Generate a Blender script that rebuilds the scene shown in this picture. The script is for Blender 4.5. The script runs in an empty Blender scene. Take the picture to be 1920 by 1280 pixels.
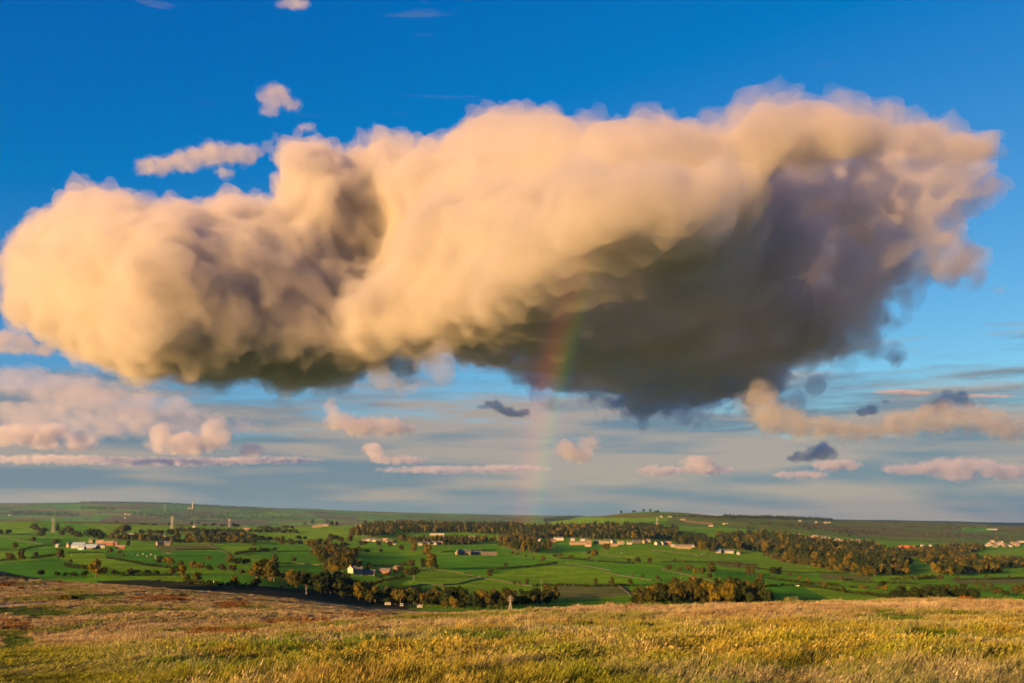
import bpy, bmesh, math, random
import numpy as np
from mathutils import Vector, noise as mn

S = bpy.context.scene
COL = S.collection
R = math.radians
# ------------------------------------------------------------------ camera
F, HX, HY = 1772.0, 960.0, 965.0          # focal length / eye-level point, measured on the photograph
CAMZ = 120.0
cd = bpy.data.cameras.new('camera'); cam = bpy.data.objects.new('camera', cd); COL.objects.link(cam)
cam.location = (0, 0, CAMZ); cam.rotation_euler = (R(90), 0, 0)
cd.sensor_width = 36; cd.lens = 36*F/1920; cd.shift_y = (HY-640)/1920
cd.clip_start = .1; cd.clip_end = 250000
S.camera = cam
# ------------------------------------------------------------------ sky
SUN_AZ, SUN_EL = R(43), R(8.8)             # the low sun stands behind the left shoulder
w = bpy.data.worlds.new('World'); S.world = w; w.use_nodes = True
nt = w.node_tree; N = nt.nodes; L = nt.links; N.clear()
def wn(t, **k):
    n = N.new(t)
    for a, b in k.items(): setattr(n, a, b)
    return n
def wmath(op, a, b=None, clamp=False):
    n = wn('ShaderNodeMath', operation=op, use_clamp=clamp)
    for i, v in enumerate((a, b)):
        if v is None: continue
        if isinstance(v, (int, float)): n.inputs[i].default_value = v
        else: L.new(v, n.inputs[i])
    return n.outputs[0]
wout = wn('ShaderNodeOutputWorld'); bg = wn('ShaderNodeBackground'); L.new(bg.outputs[0], wout.inputs[0])
sk = wn('ShaderNodeTexSky', sky_type='NISHITA', sun_disc=False)
sk.sun_elevation = SUN_EL; sk.sun_rotation = R(180)+SUN_AZ
sk.altitude = 200; sk.air_density = 1.0; sk.dust_density = .3; sk.ozone_density = 2.0
bg.inputs[1].default_value = .05
SKY_G = .62                               # dims the whole graded sky against the sun
sep = wn('ShaderNodeSeparateColor')
lim = wn('ShaderNodeVectorMath', operation='MINIMUM'); lim.inputs[1].default_value = (6, 6, 6.5)      # the sun's own glow comes from the lamp
L.new(sk.outputs[0], lim.inputs[0]); L.new(lim.outputs[0], sep.inputs[0])
r_ = wmath('MAXIMUM', wmath('MULTIPLY', wmath('SUBTRACT', sep.outputs[0], 1.0), .92), 0.0)
g_ = wmath('MULTIPLY', wmath('POWER', sep.outputs[1], 1.175), .80)
b_ = wmath('ADD', wmath('MULTIPLY', sep.outputs[2], .96), 1.9)
cmb = wn('ShaderNodeCombineColor'); L.new(r_, cmb.inputs[0]); L.new(g_, cmb.inputs[1]); L.new(b_, cmb.inputs[2])
# thin, level cloud veil that thickens towards the horizon all the way round
tc = wn('ShaderNodeTexCoord'); sx = wn('ShaderNodeSeparateXYZ'); L.new(tc.outputs['Generated'], sx.inputs[0])
mp = wn('ShaderNodeMapping'); mp.inputs['Scale'].default_value = (2.2, 2.2, 22); L.new(tc.outputs['Generated'], mp.inputs[0])
nz = wn('ShaderNodeTexNoise'); nz.inputs['Scale'].default_value = 3.0; nz.inputs['Detail'].default_value = 7; nz.inputs['Roughness'].default_value = .6
L.new(mp.outputs[0], nz.inputs['Vector'])
el = wmath('MAXIMUM', sx.outputs[2], 0.0)
low = wmath('SUBTRACT', 1.0, wmath('DIVIDE', el, .215), True)
cov = wmath('ADD', wmath('MULTIPLY', low, 1.9), wmath('MULTIPLY', wmath('SUBTRACT', nz.outputs[0], .5), 2.6))
cov = wmath('MULTIPLY', wmath('SUBTRACT', cov, .38), 1.5, True)
nz2 = wn('ShaderNodeTexNoise'); nz2.inputs['Scale'].default_value = 2.0; nz2.inputs['Detail'].default_value = 5; L.new(mp.outputs[0], nz2.inputs['Vector'])
vr = wn('ShaderNodeValToRGB'); L.new(nz2.outputs[0], vr.inputs[0])
vr.color_ramp.elements[0].position = .44; vr.color_ramp.elements[0].color = (1.35, 1.9, 2.45, 1)
vr.color_ramp.elements[1].position = .60; vr.color_ramp.elements[1].color = (3.6, 2.9, 2.45, 1)
mx = wn('ShaderNodeMix', data_type='RGBA'); L.new(wmath('MULTIPLY', cov, .9), mx.inputs[0]); L.new(cmb.outputs[0], mx.inputs[6]); L.new(vr.outputs[0], mx.inputs[7])
vg = wn('ShaderNodeVectorMath', operation='SCALE'); vg.inputs['Scale'].default_value = SKY_G; L.new(mx.outputs[2], vg.inputs[0])
L.new(vg.outputs[0], bg.inputs[0])
# ------------------------------------------------------------------ sun
sd = bpy.data.lights.new('sun', 'SUN'); sun = bpy.data.objects.new('sun', sd); COL.objects.link(sun)
sd.energy = 5.0; sd.angle = R(.5); sd.color = (1, .52, .155)
LD = Vector((math.sin(SUN_AZ)*math.cos(SUN_EL), math.cos(SUN_AZ)*math.cos(SUN_EL), -math.sin(SUN_EL)))
sun.rotation_euler = LD.to_track_quat('-Z', 'Y').to_euler(); sun.location = (-800, -800, 400)
vs_ = S.view_settings
vs_.view_transform = 'Standard'; vs_.look = 'None'; vs_.exposure = 1.9; vs_.gamma = 1; vs_.use_curve_mapping = False
S.render.engine = 'CYCLES'
cy = S.cycles
cy.use_denoising = True; cy.use_adaptive_sampling = True; cy.adaptive_threshold = .05
cy.max_bounces = 14; cy.volume_bounces = 6; cy.diffuse_bounces = 2; cy.glossy_bounces = 1; cy.transmission_bounces = 2
cy.transparent_max_bounces = 32; cy.sample_clamp_indirect = 8

# ------------------------------------------------------------------ helpers
rng = random.Random(11)
nrg = np.random.default_rng(11)
def P(px, py, Y): return Vector(((px-HX)/F*Y, Y, CAMZ+(HY-py)/F*Y))
def tag(o, label=None, cat=None, group=None, kind=None):
    if label: o['label'] = label
    if cat: o['category'] = cat
    if group: o['group'] = group
    if kind: o['kind'] = kind
    return o
def mesh_obj(name, v, f, mat=None, parent=None, link=True):
    me = bpy.data.meshes.new(name)
    me.from_pydata([tuple(map(float, q)) for q in v], [], [tuple(map(int, q)) for q in f]); me.update()
    if mat: me.materials.append(mat)
    o = bpy.data.objects.new(name, me)
    if link: COL.objects.link(o)
    if parent: o.parent = parent
    return o
def empty(name, loc, rz=0):
    o = bpy.data.objects.new(name, None); COL.objects.link(o); o.location = loc; o.rotation_euler = (0, 0, rz); o.empty_display_size = .5
    return o
def mk(name):
    m = bpy.data.materials.new(name); m.use_nodes = True
    t = m.node_tree; t.nodes.clear(); o = t.nodes.new('ShaderNodeOutputMaterial')
    return m, t, o
def plain(name, col, rough=.8, var=.15, scale=.8):
    m, t, o = mk(name); b = t.nodes.new('ShaderNodeBsdfPrincipled')
    tcn = t.nodes.new('ShaderNodeTexCoord'); n = t.nodes.new('ShaderNodeTexNoise'); n.inputs['Scale'].default_value = scale; n.inputs['Detail'].default_value = 5
    t.links.new(tcn.outputs['Object'], n.inputs['Vector'])
    r = t.nodes.new('ShaderNodeValToRGB'); t.links.new(n.outputs[0], r.inputs[0])
    r.color_ramp.elements[0].position = .3; r.color_ramp.elements[1].position = .7
    r.color_ramp.elements[0].color = (*[c*(1-var) for c in col], 1); r.color_ramp.elements[1].color = (*[min(1, c*(1+var)) for c in col], 1)
    t.links.new(r.outputs[0], b.inputs['Base Color']); b.inputs['Roughness'].default_value = rough; b.inputs['Specular IOR Level'].default_value = .25
    t.links.new(b.outputs[0], o.inputs[0]); return m
_perm = np.concatenate([nrg.permutation(256)]*2)
_gang = nrg.uniform(0, 2*math.pi, 256)
def pn(x, y):
    xi = np.floor(x).astype(int); yi = np.floor(y).astype(int); xf = x-xi; yf = y-yi
    u = xf*xf*xf*(xf*(xf*6-15)+10); v = yf*yf*yf*(yf*(yf*6-15)+10)
    def g(ix, iy, dx, dy):
        a = _gang[_perm[(_perm[ix & 255]+iy) & 255]]; return np.cos(a)*dx+np.sin(a)*dy
    n00 = g(xi, yi, xf, yf); n10 = g(xi+1, yi, xf-1, yf); n01 = g(xi, yi+1, xf, yf-1); n11 = g(xi+1, yi+1, xf-1, yf-1)
    return (n00*(1-u)+n10*u)*(1-v)+(n01*(1-u)+n11*u)*v
def fbm(x, y, o=4):
    s = 0; a = 1.0
    for i in range(o): s = s+a*pn(x+17.3*i, y-9.1*i); x = x*2.03; y = y*2.03; a *= .5
    return s
def sst(a, b, x):
    t = np.clip((x-a)/(b-a), 0, 1); return t*t*(3-2*t)

# ------------------------------------------------------------------ the ground: one sheet, heights measured by distance
r2h = lambda rows: [(Y, (row-HY)/F*Y) for Y, row in rows]
NEAR_R = lambda d: [(0, 1.65)]+r2h([(16, 1280), (30, 1204), (50, 1168+d), (70, 1147+d), (90, 1137+d), (112, 1132+d)])
PROF = {
 -500: [(0, 1.65)]+r2h([(16, 1282), (30, 1240), (50, 1225), (80, 1210), (110, 1195), (160, 1160), (220, 1128), (300, 1090), (375, 1066)])+[(450, 28), (560, 42)]+r2h([(700, 1074), (1000, 1050), (1400, 1030), (1900, 1012), (2400, 1000), (2900, 982), (3300, 972)])+[(3700, 30), (4500, 70), (6000, 90)]+r2h([(7500, 974), (9000, 962), (10500, 950), (12000, 941)])+[(14000, -150)],
 0: [(0, 1.65)]+r2h([(16, 1282), (30, 1234), (50, 1220), (80, 1209), (110, 1199), (160, 1165), (220, 1135), (300, 1105), (375, 1086)])+[(420, 31.5), (520, 40), (600, 41.5)]+r2h([(700, 1071), (1000, 1050), (1400, 1030), (1900, 1012), (2400, 1000), (2900, 982), (3300, 973)])+[(3700, 30), (4500, 70), (6000, 90)]+r2h([(7500, 974), (9000, 962), (10500, 950), (12000, 942)])+[(14000, -150)],
 240: [(0, 1.65)]+r2h([(16, 1280), (30, 1229), (50, 1213), (80, 1197), (110, 1187), (160, 1160), (220, 1133), (300, 1110), (360, 1097)])+[(420, 32.5), (520, 40), (600, 41.2)]+r2h([(700, 1068), (1000, 1048), (1400, 1030), (1900, 1015), (2400, 1003), (2900, 985), (3300, 977)])+[(3700, 35), (4500, 70), (6000, 90)]+r2h([(7500, 975), (9000, 960), (10500, 947), (12000, 939)])+[(14000, -190)],
 480: [(0, 1.65)]+r2h([(16, 1280), (30, 1224), (50, 1202), (75, 1188), (110, 1174), (160, 1152), (220, 1140), (300, 1126)])+[(360, 32.0), (430, 35.0), (500, 37.3)]+r2h([(560, 1088), (700, 1078), (1000, 1053), (1400, 1033), (1900, 1015), (2400, 1003), (2900, 992), (3200, 987)])+[(3600, 60), (4500, 90), (6000, 110)]+r2h([(7500, 985), (9000, 972), (10500, 958), (12000, 950)])+[(14000, -80)],
 720: [(0, 1.65)]+r2h([(16, 1280), (30, 1216), (50, 1190), (75, 1172), (100, 1166), (150, 1163), (220, 1157), (300, 1152)])+[(360, 37.0)]+r2h([(450, 1139), (560, 1131), (650, 1113), (700, 1105), (850, 1085), (1000, 1068), (1400, 1040), (1900, 1020), (2400, 1005), (2900, 988), (3150, 981)])+[(3500, 50), (4500, 100), (6000, 110)]+r2h([(7500, 985), (9000, 975), (10500, 964), (12000, 958)])+[(14000, -40)],
 960: [(0, 1.65)]+r2h([(16, 1280), (30, 1208), (50, 1175), (75, 1156), (95, 1150)])+[(150, 18.5), (220, 28), (300, 36.5)]+r2h([(450, 1141), (560, 1128), (700, 1108), (850, 1090), (1000, 1075), (1400, 1046), (1900, 1025), (2400, 1010), (2900, 992), (3200, 984)])+[(3600, 60), (4500, 85)]+r2h([(6000, 983), (9000, 976), (12000, 966)])+[(14000, 0)],
 1200: NEAR_R(2)+[(150, 18), (220, 29), (300, 38)]+r2h([(450, 1143), (560, 1125), (700, 1108), (850, 1090), (1000, 1072), (1400, 1043), (1900, 1022), (2400, 1006), (2900, 994), (3200, 988), (3600, 981), (4000, 973), (4600, 961), (5200, 954)])+[(6000, -8), (7500, 40), (9000, 40), (14000, 30)],
 1440: NEAR_R(0)+[(150, 18), (220, 30), (300, 39)]+r2h([(450, 1143), (560, 1125), (700, 1112), (850, 1096), (1000, 1082), (1400, 1058), (1900, 1035), (2400, 1015), (2900, 1003), (3300, 998), (3800, 987), (4500, 979), (5500, 971), (6500, 968)])+[(7500, 30), (9000, 60), (14000, 60)],
 1680: NEAR_R(-3)+[(150, 18), (220, 30), (300, 39)]+r2h([(450, 1143), (560, 1125), (700, 1110), (850, 1098), (1000, 1086), (1400, 1066), (1900, 1048), (2400, 1034), (2900, 1022), (3300, 1015), (3800, 1007), (4500, 998), (5500, 987), (7000, 978), (8500, 976)])+[(10000, 80), (14000, 80)],
 1920: NEAR_R(-5)+[(150, 18), (220, 30), (300, 39)]+r2h([(450, 1141), (560, 1124), (700, 1110), (850, 1097), (1000, 1087), (1400, 1070), (1900, 1053), (2400, 1038), (2900, 1026), (3300, 1020), (3800, 1012), (4500, 1003), (5500, 994), (7000, 988), (8500, 985)])+[(10000, 110), (14000, 120)],
}
PROF[2420] = PROF[1920]
CU = np.linspace((-500-HX)/F, (2420-HX)/F, 147)
CY = np.concatenate([[0], np.geomspace(4, 14000, 399)])
_pc = sorted(PROF); _pu = np.array([(c-HX)/F for c in _pc])
_tab = np.array([np.interp(CY, [a for a, b in PROF[c]], [b for a, b in PROF[c]]) for c in _pc])
HT = np.array([[np.interp(u, _pu, _tab[:, j]) for j in range(len(CY))] for u in CU])
_ker = np.array([1, 2, 3, 2, 1])/9.0
for _ in range(3):
    q = np.pad(HT, ((2, 2), (0, 0)), 'edge'); HT = sum(_ker[i]*q[i:i+len(CU)] for i in range(5))
for _ in range(2):
    q = np.pad(HT, ((0, 0), (2, 2)), 'edge'); q2 = sum(_ker[i]*q[:, i:i+len(CY)] for i in range(5)); HT = np.where(CY[None, :] < 8, HT, q2)
def height(X, Y):
    X = np.asarray(X, float); Y = np.asarray(Y, float)
    r = np.hypot(X, Y); az = np.arctan2(X, Y); A0 = math.atan(.8)
    inn = np.abs(az) <= A0
    u = np.where(inn, np.tan(np.clip(az, -A0, A0)), np.sign(az)*.8*(1-(np.abs(az)-A0)/(math.pi-A0)))
    Ye = np.where(inn, np.maximum(Y, 0), r*math.cos(A0))
    iu = np.clip((u-CU[0])/(CU[1]-CU[0]), 0, len(CU)-1.001); i0 = iu.astype(int); fu = iu-i0
    jy = np.clip(np.interp(Ye, CY, np.arange(len(CY))), 0, len(CY)-1.001); j0 = jy.astype(int); fy = jy-j0
    h = (HT[i0, j0]*(1-fu)+HT[i0+1, j0]*fu)*(1-fy)+(HT[i0, j0+1]*(1-fu)+HT[i0+1, j0+1]*fu)*fy
    z = CAMZ-h
    # undulations
    z = z+pn(X/34, Y/34)*.9*sst(45, 120, r)*(1-sst(380, 480, r))+fbm(X/9, Y/9, 3)*.32*sst(20, 70, r)*(1-sst(380, 460, r))
    z = z+fbm(X/2.6, Y/2.6, 2)*.07*(1-sst(60, 140, r))
    z = z+fbm(X/260, Y/260, 3)*2.4*sst(430, 800, r)+fbm(X/900, Y/900, 3)*9*sst(3300, 5000, r)
    # unseen knoll added left of the frame to shade the slope beyond
    z = z+17*np.exp(-(((X+262)**2+(Y-362)**2)/(2*34.0**2)))
    return z
def H(x, y): return float(height(np.array([x]), np.array([y]))[0])
_GY = np.geomspace(6, 13500, 1400)
def ground(px, py, ymin=6.0, ymax=13500.0):
    """first spot of ground seen at a measured place of the photograph"""
    u = (px-HX)/F; Y = _GY[(_GY >= ymin) & (_GY <= ymax)]
    row = HY+(CAMZ-height(u*Y, Y))/Y*F
    k = np.argmax(row <= py) if (row <= py).any() else int(np.argmin(row))
    return Vector((u*Y[k], Y[k], H(u*Y[k], Y[k])))
# field polygons -> colours of what grows there, with shade painted into the D greens
CLR = {'G': (.088, .300, .002), 'Y': (.160, .340, .002), 'D': (.058, .240, .004), 'O': (.14, .17, .035), 'S': (.30, .25, .16), 'H': (.13, .10, .055), 'Q': (.40, .27, .12)}
FIELDS = [('H', [(0, 966), (420, 982), (330, 986), (150, 981), (0, 974)]), ('Y', [(0, 974), (52, 974), (98, 995), (0, 1000)]), ('G', [(52, 974), (150, 982), (215, 1004), (98, 995)]), ('Y', [(150, 980), (330, 984), (318, 997), (215, 1004)]),
 ('G', [(0, 1008), (85, 1020), (0, 1030)]), ('D', [(30, 1008), (150, 1010), (140, 1024), (85, 1020)]), ('Y', [(0, 1032), (35, 1032), (58, 1045), (0, 1054)]), ('G', [(35, 1030), (110, 1028), (130, 1036), (110, 1042), (60, 1042)]),
 ('D', [(0, 1058), (110, 1045), (170, 1062), (160, 1084), (0, 1084)]), ('Y', [(110, 1046), (130, 1037), (200, 1037), (262, 1056), (320, 1066), (318, 1076), (250, 1078), (165, 1060)]), ('D', [(195, 1030), (430, 1033), (430, 1062), (320, 1064), (200, 1045)]),
 ('O', [(290, 1022), (400, 1019), (412, 1030), (300, 1032)]), ('Y', [(400, 1028), (500, 1018), (500, 1028), (440, 1036)]), ('Y', [(255, 1080), (340, 1078), (345, 1092), (260, 1090)]), ('G', [(355, 1075), (500, 1078), (550, 1092), (480, 1098), (380, 1092)]),
 ('O', [(330, 988), (480, 1000), (470, 1008), (340, 1000)]), ('Y', [(480, 996), (560, 990), (660, 980), (720, 978), (700, 1000), (660, 1012), (560, 1008)]), ('G', [(480, 1020), (590, 1018), (600, 1032), (480, 1034)]), ('G', [(480, 1036), (610, 1032), (605, 1052), (500, 1054)]),
 ('D', [(500, 1058), (605, 1058), (610, 1085), (560, 1080), (500, 1070)]), ('D', [(480, 1078), (550, 1088), (548, 1100), (480, 1098)]), ('D', [(500, 1100), (560, 1102), (630, 1118), (600, 1118)]), ('G', [(660, 1040), (740, 1032), (775, 1045), (760, 1058), (690, 1062)]),
 ('Y', [(660, 1095), (780, 1075), (770, 1105), (700, 1112)]), ('Y', [(780, 1068), (905, 1080), (900, 1092), (830, 1096), (775, 1090)]), ('Y', [(740, 1105), (830, 1096), (910, 1086), (1010, 1100), (980, 1118), (900, 1120), (830, 1112)]),
 ('G', [(815, 1045), (960, 1040), (1060, 1058), (1000, 1068), (900, 1078), (820, 1062)]), ('Y', [(915, 1075), (1050, 1055), (1190, 1080), (1180, 1092), (1060, 1094), (960, 1085)]), ('G', [(860, 1022), (980, 1024), (960, 1034), (830, 1034)]), ('O', [(1040, 1098), (1170, 1094), (1190, 1115), (1100, 1122), (1020, 1122)]),
 ('D', [(1040, 1020), (1130, 1020), (1120, 1035), (1040, 1034)]), ('Y', [(1120, 1030), (1330, 1026), (1440, 1035), (1440, 1050), (1250, 1052), (1150, 1040)]), ('G', [(1050, 1056), (1190, 1056), (1290, 1078), (1260, 1085), (1140, 1072)]), ('G', [(1135, 1072), (1240, 1078), (1330, 1098), (1240, 1105), (1190, 1092)]),
 ('O', [(1330, 1050), (1500, 1060), (1490, 1068), (1360, 1062)]), ('Y', [(1420, 1046), (1600, 1068), (1590, 1074), (1440, 1072), (1420, 1060)]), ('D', [(1340, 1065), (1440, 1075), (1430, 1100), (1340, 1095)]), ('G', [(1440, 1082), (1560, 1092), (1540, 1098), (1440, 1096)]),
 ('D', [(1390, 1100), (1500, 1098), (1560, 1122), (1440, 1128)]), ('Y', [(1500, 1098), (1680, 1118), (1660, 1124), (1560, 1124)]), ('O', [(1535, 1075), (1640, 1078), (1630, 1088), (1540, 1086)]), ('Y', [(1650, 1078), (1770, 1070), (1790, 1076), (1660, 1086)]),
 ('Y', [(1660, 1090), (1800, 1098), (1770, 1104), (1670, 1104)]), ('O', [(1780, 1085), (1920, 1080), (1920, 1094), (1800, 1094)]), ('G', [(1790, 1100), (1920, 1098), (1920, 1112), (1800, 1118)]), ('Y', [(1850, 1032), (1920, 1028), (1920, 1040), (1860, 1042)])]
FAR_FIELDS = [('Y', [(1000, 985), (1100, 967), (1260, 965), (1250, 976), (1100, 982), (1010, 992)]), ('O', [(1100, 969), (1160, 961), (1260, 965), (1200, 971)]), ('G', [(1265, 990), (1360, 985), (1370, 995), (1280, 1000)]), ('Q', [(1280, 974), (1335, 979), (1335, 983), (1282, 978)]), ('G', [(1800, 988), (1860, 988), (1860, 996), (1800, 995)])]
def in_poly(x, y, poly):
    r = np.zeros(x.shape, bool); n = len(poly)
    for i in range(n):
        x1, y1 = poly[i]; x2, y2 = poly[(i+1) % n]
        if y1 == y2: continue
        r ^= ((y1 > y) != (y2 > y)) & (x < (x2-x1)*(y-y1)/(y2-y1)+x1)
    return r
GREEN_DIPS = [[(0, 1190), (60, 1196), (75, 1206), (30, 1222), (0, 1226)], [(1640, 1150), (1720, 1156), (1760, 1168), (1700, 1174), (1600, 1164)], [(1700, 1184), (1800, 1190), (1850, 1202), (1780, 1214), (1690, 1204)], [(0, 1138), (90, 1142), (160, 1152), (60, 1158), (0, 1152)], [(130, 1118), (230, 1112), (235, 1117), (130, 1124)]]
TRACK = [[(-30, 1134), (104, 1127), (104, 1129.5), (-30, 1141)]]
RUSSET = [[(340, 1182), (480, 1178), (480, 1192), (340, 1192)], [(400, 1129), (462, 1126), (470, 1139), (410, 1140)], [(228, 1119), (350, 1114), (346, 1126), (300, 1128)], [(0, 1092), (30, 1088), (28, 1099), (0, 1100)], [(640, 1150), (740, 1153), (740, 1158), (660, 1157)], [(0, 1160), (60, 1165), (60, 1185), (0, 1182)], [(480, 1163), (620, 1160), (620, 1170), (500, 1174)]]
def moor_colour(X, Y, px, row):
    """what grows on the moor in front: straw, gold, yellow-green, green, russet (weights)"""
    n1 = fbm(X/7, Y/11, 3); n2 = fbm(X/19+50, Y/30, 3); n3 = fbm(X/2.2-30, Y/3.0, 2)
    straw = np.array([.37, .31, .185]); gold = np.array([.33, .265, .050]); yg = np.array([.165, .205, .022]); green = np.array([.055, .125, .014]); rus = np.array([.17, .08, .028]); brown = np.array([.22, .155, .085])
    far = sst(34, 70, Y)
    right = sst(900, 1250, px)
    n4 = fbm(X/.9+7, Y/1.1, 2)
    a = np.clip(.5+n1*1.3+.5*n3+.3*n4, 0, 1)[..., None]
    nearc = yg*(1-a)+gold*a
    g = np.clip((n2+.14)*2.4+.7*n3+.7*n4+.30*sst(30, 15, Y), 0, 1)[..., None]*.9
    nearc = nearc*(1-g)+green*g
    st = np.clip((-n1-.02)*1.9+n3*.8+n4*.5, 0, 1)[..., None]*.7
    nearc = nearc*(1-st)+straw*st
    ru = np.clip((fbm(X/5+80, Y/6, 3)-.28)*3, 0, 1)[..., None]*.6
    nearc = nearc*(1-ru)+(rus*.6+gold*.4)*ru
    farc = straw*(1-a*.8)+brown*(a*.8)
    g2 = (np.clip((n2+.02)*2.8+.7*n3, 0, 1)*.8)[..., None]
    farc = farc*(1-g2)+(yg*.6+green*.4)*g2
    c = nearc*(1-far[..., None])+farc*far[..., None]
    # short yellow-green turf in the lower left corner
    lawn = (sst(420, 120, px)*sst(1205, 1232, row))[..., None]*.8
    c = c*(1-lawn)+(yg*.75+gold*.25)*lawn
    for p in GREEN_DIPS:
        k = in_poly(px+n3*18, row+n3*3, p)[..., None]*.85; c = c*(1-k)+green*k
    for p in RUSSET:
        k = in_poly(px+n3*14, row+n3*2, p)[..., None]*.8; c = c*(1-k)+rus*k
    return c
# polar sheet, fine in front
az_in = np.radians(np.linspace(-33.5, 33.5, 700)); az_out = np.radians(np.linspace(33.5, 326.5, 76)[1:-1])
AZ = np.concatenate([az_in, az_out])
RR = np.concatenate([np.geomspace(1.2, 60, 60), np.geomspace(60, 460, 90)[1:], np.geomspace(460, 4000, 190)[1:], np.geomspace(4000, 16500, 90)[1:]])
nA, nR = len(AZ), len(RR)
GX = RR[:, None]*np.sin(AZ)[None, :]; GYY = RR[:, None]*np.cos(AZ)[None, :]
GZ = height(GX, GYY)
gv = np.concatenate([[[0, 0, H(0, .01)]], np.stack([GX, GYY, GZ], -1).reshape(-1, 3)])
ii, jj = np.meshgrid(np.arange(nR-1), np.arange(nA), indexing='ij')
j2 = (jj+1) % nA
gf = np.stack([1+ii*nA+jj, 1+(ii+1)*nA+jj, 1+(ii+1)*nA+j2, 1+ii*nA+j2], -1).reshape(-1, 4)[:, ::-1]
gme = bpy.data.meshes.new('ground')
fan = [(0, 1+(j+1) % nA, 1+j) for j in range(nA)]
gme.from_pydata(gv.tolist(), [], gf.tolist()+fan); gme.update()
vx, vy, vz = gv[:, 0], gv[:, 1], gv[:, 2]
vys = np.where(vy > 1, vy, 1.0)
vpx = HX+vx/vys*F; vrow = HY+(CAMZ-vz)/vys*F
rad = np.hypot(vx, vy)
gc = np.zeros((len(gv), 4)); gc[:, 3] = 1
mix = (fbm(vx/160, vy/160, 3)*.5+.5)[:, None]
base = np.array(CLR['G'])*(1-mix)+np.array(CLR['Y'])*mix
mid = (vy > 430) & (rad < 3600)
for k, poly in FIELDS:
    m_ = mid & in_poly(vpx, vrow, poly); base[m_] = np.array(CLR[k])*(1+.12*(mix[m_]-.5))
# beyond: a patchwork of small fields
far = rad >= 3600
cellx = np.floor((vx*.9+vy*.35)/330+pn(vx/1200, vy/1200)*1.4); celly = np.floor((vy*.9-vx*.35)/520+pn(vx/900+9, vy/900)*1.2)
hsh = np.abs(np.sin(cellx*12.9898+celly*78.233)*43758.5453) % 1.0
pal = np.array([CLR['G'], CLR['D'], CLR['Y'], CLR['O'], (.20, .18, .07), (.15, .12, .06), CLR['G'], (.08, .13, .03)])
fc = pal[(hsh*7.99).astype(int)]
base = np.where(far[:, None], fc*.75+np.array([.09, .10, .035])*.25, base)
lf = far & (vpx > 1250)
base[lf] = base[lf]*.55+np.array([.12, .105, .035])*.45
for k, poly in FAR_FIELDS:
    m_ = far & in_poly(vpx, vrow, poly); base[m_] = np.array(CLR[k])
# the moor we stand on
moor = (1-sst(395, 440, rad))[:, None]
mc = moor_colour(vx, vy, vpx, vrow)*.75
trk = np.zeros(len(gv), bool)
for p in TRACK: trk |= in_poly(vpx, vrow, p) & (rad < 330)
mc[trk] = (.42, .36, .30)
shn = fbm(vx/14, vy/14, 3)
shel = ((rad > 395) & (rad < 640) & (vpx > 180+shn*30) & (vpx < 780+shn*60) & (vrow+shn*3 > 1083+(vpx-240)*.062))     # shade below the moor edge, painted near-black over its dark scrub
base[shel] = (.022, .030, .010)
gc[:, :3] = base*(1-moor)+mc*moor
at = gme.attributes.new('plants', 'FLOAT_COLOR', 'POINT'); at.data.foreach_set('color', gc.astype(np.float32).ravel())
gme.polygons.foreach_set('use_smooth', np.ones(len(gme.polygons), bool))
gm, t, o = mk('turf')
b = t.nodes.new('ShaderNodeBsdfPrincipled'); b.inputs['Roughness'].default_value = .95; b.inputs['Specular IOR Level'].default_value = .05
a = t.nodes.new('ShaderNodeAttribute'); a.attribute_name = 'plants'
geo = t.nodes.new('ShaderNodeNewGeometry')
def tnoise(scale, det=5):
    n = t.nodes.new('ShaderNodeTexNoise'); n.inputs['Scale'].default_value = scale; n.inputs['Detail'].default_value = det
    t.links.new(geo.outputs['Position'], n.inputs['Vector']); return n.outputs[0]
mr = t.nodes.new('ShaderNodeMapRange'); mr.inputs[1].default_value = .3; mr.inputs[2].default_value = .7; mr.inputs[3].default_value = .72; mr.inputs[4].default_value = 1.28
t.links.new(tnoise(.02), mr.inputs[0])
mr2 = t.nodes.new('ShaderNodeMapRange'); mr2.inputs[1].default_value = .3; mr2.inputs[2].default_value = .7; mr2.inputs[3].default_value = .7; mr2.inputs[4].default_value = 1.3
t.links.new(tnoise(.25, 6), mr2.inputs[0])
mu = t.nodes.new('ShaderNodeMath'); mu.operation = 'MULTIPLY'; t.links.new(mr.outputs[0], mu.inputs[0]); t.links.new(mr2.outputs[0], mu.inputs[1])
vm = t.nodes.new('ShaderNodeVectorMath'); vm.operation = 'SCALE'; t.links.new(a.outputs['Color'], vm.inputs[0]); t.links.new(mu.outputs[0], vm.inputs['Scale'])
t.links.new(vm.outputs[0], b.inputs['Base Color'])
# turf is a brush of upright blades: its facets lean every way and catch the low light
def brush(t, b, geo, k):
    wnz = t.nodes.new('ShaderNodeTexWhiteNoise'); wnz.noise_dimensions = '3D'; t.links.new(geo.outputs['Position'], wnz.inputs['Vector'])
    v1 = t.nodes.new('ShaderNodeVectorMath'); v1.operation = 'MULTIPLY_ADD'; t.links.new(wnz.outputs['Color'], v1.inputs[0]); v1.inputs[1].default_value = (2*k, 2*k, .6); v1.inputs[2].default_value = (-k, -k, .12)
    v4 = t.nodes.new('ShaderNodeVectorMath'); v4.operation = 'NORMALIZE'; t.links.new(v1.outputs[0], v4.inputs[0]); t.links.new(v4.outputs[0], b.inputs['Normal'])
brush(t, b, geo, 1.0)
t.links.new(b.outputs[0], o.inputs[0])
gme.materials.append(gm)
go = bpy.data.objects.new('ground', gme); COL.objects.link(go); tag(go, kind='structure')
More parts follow.
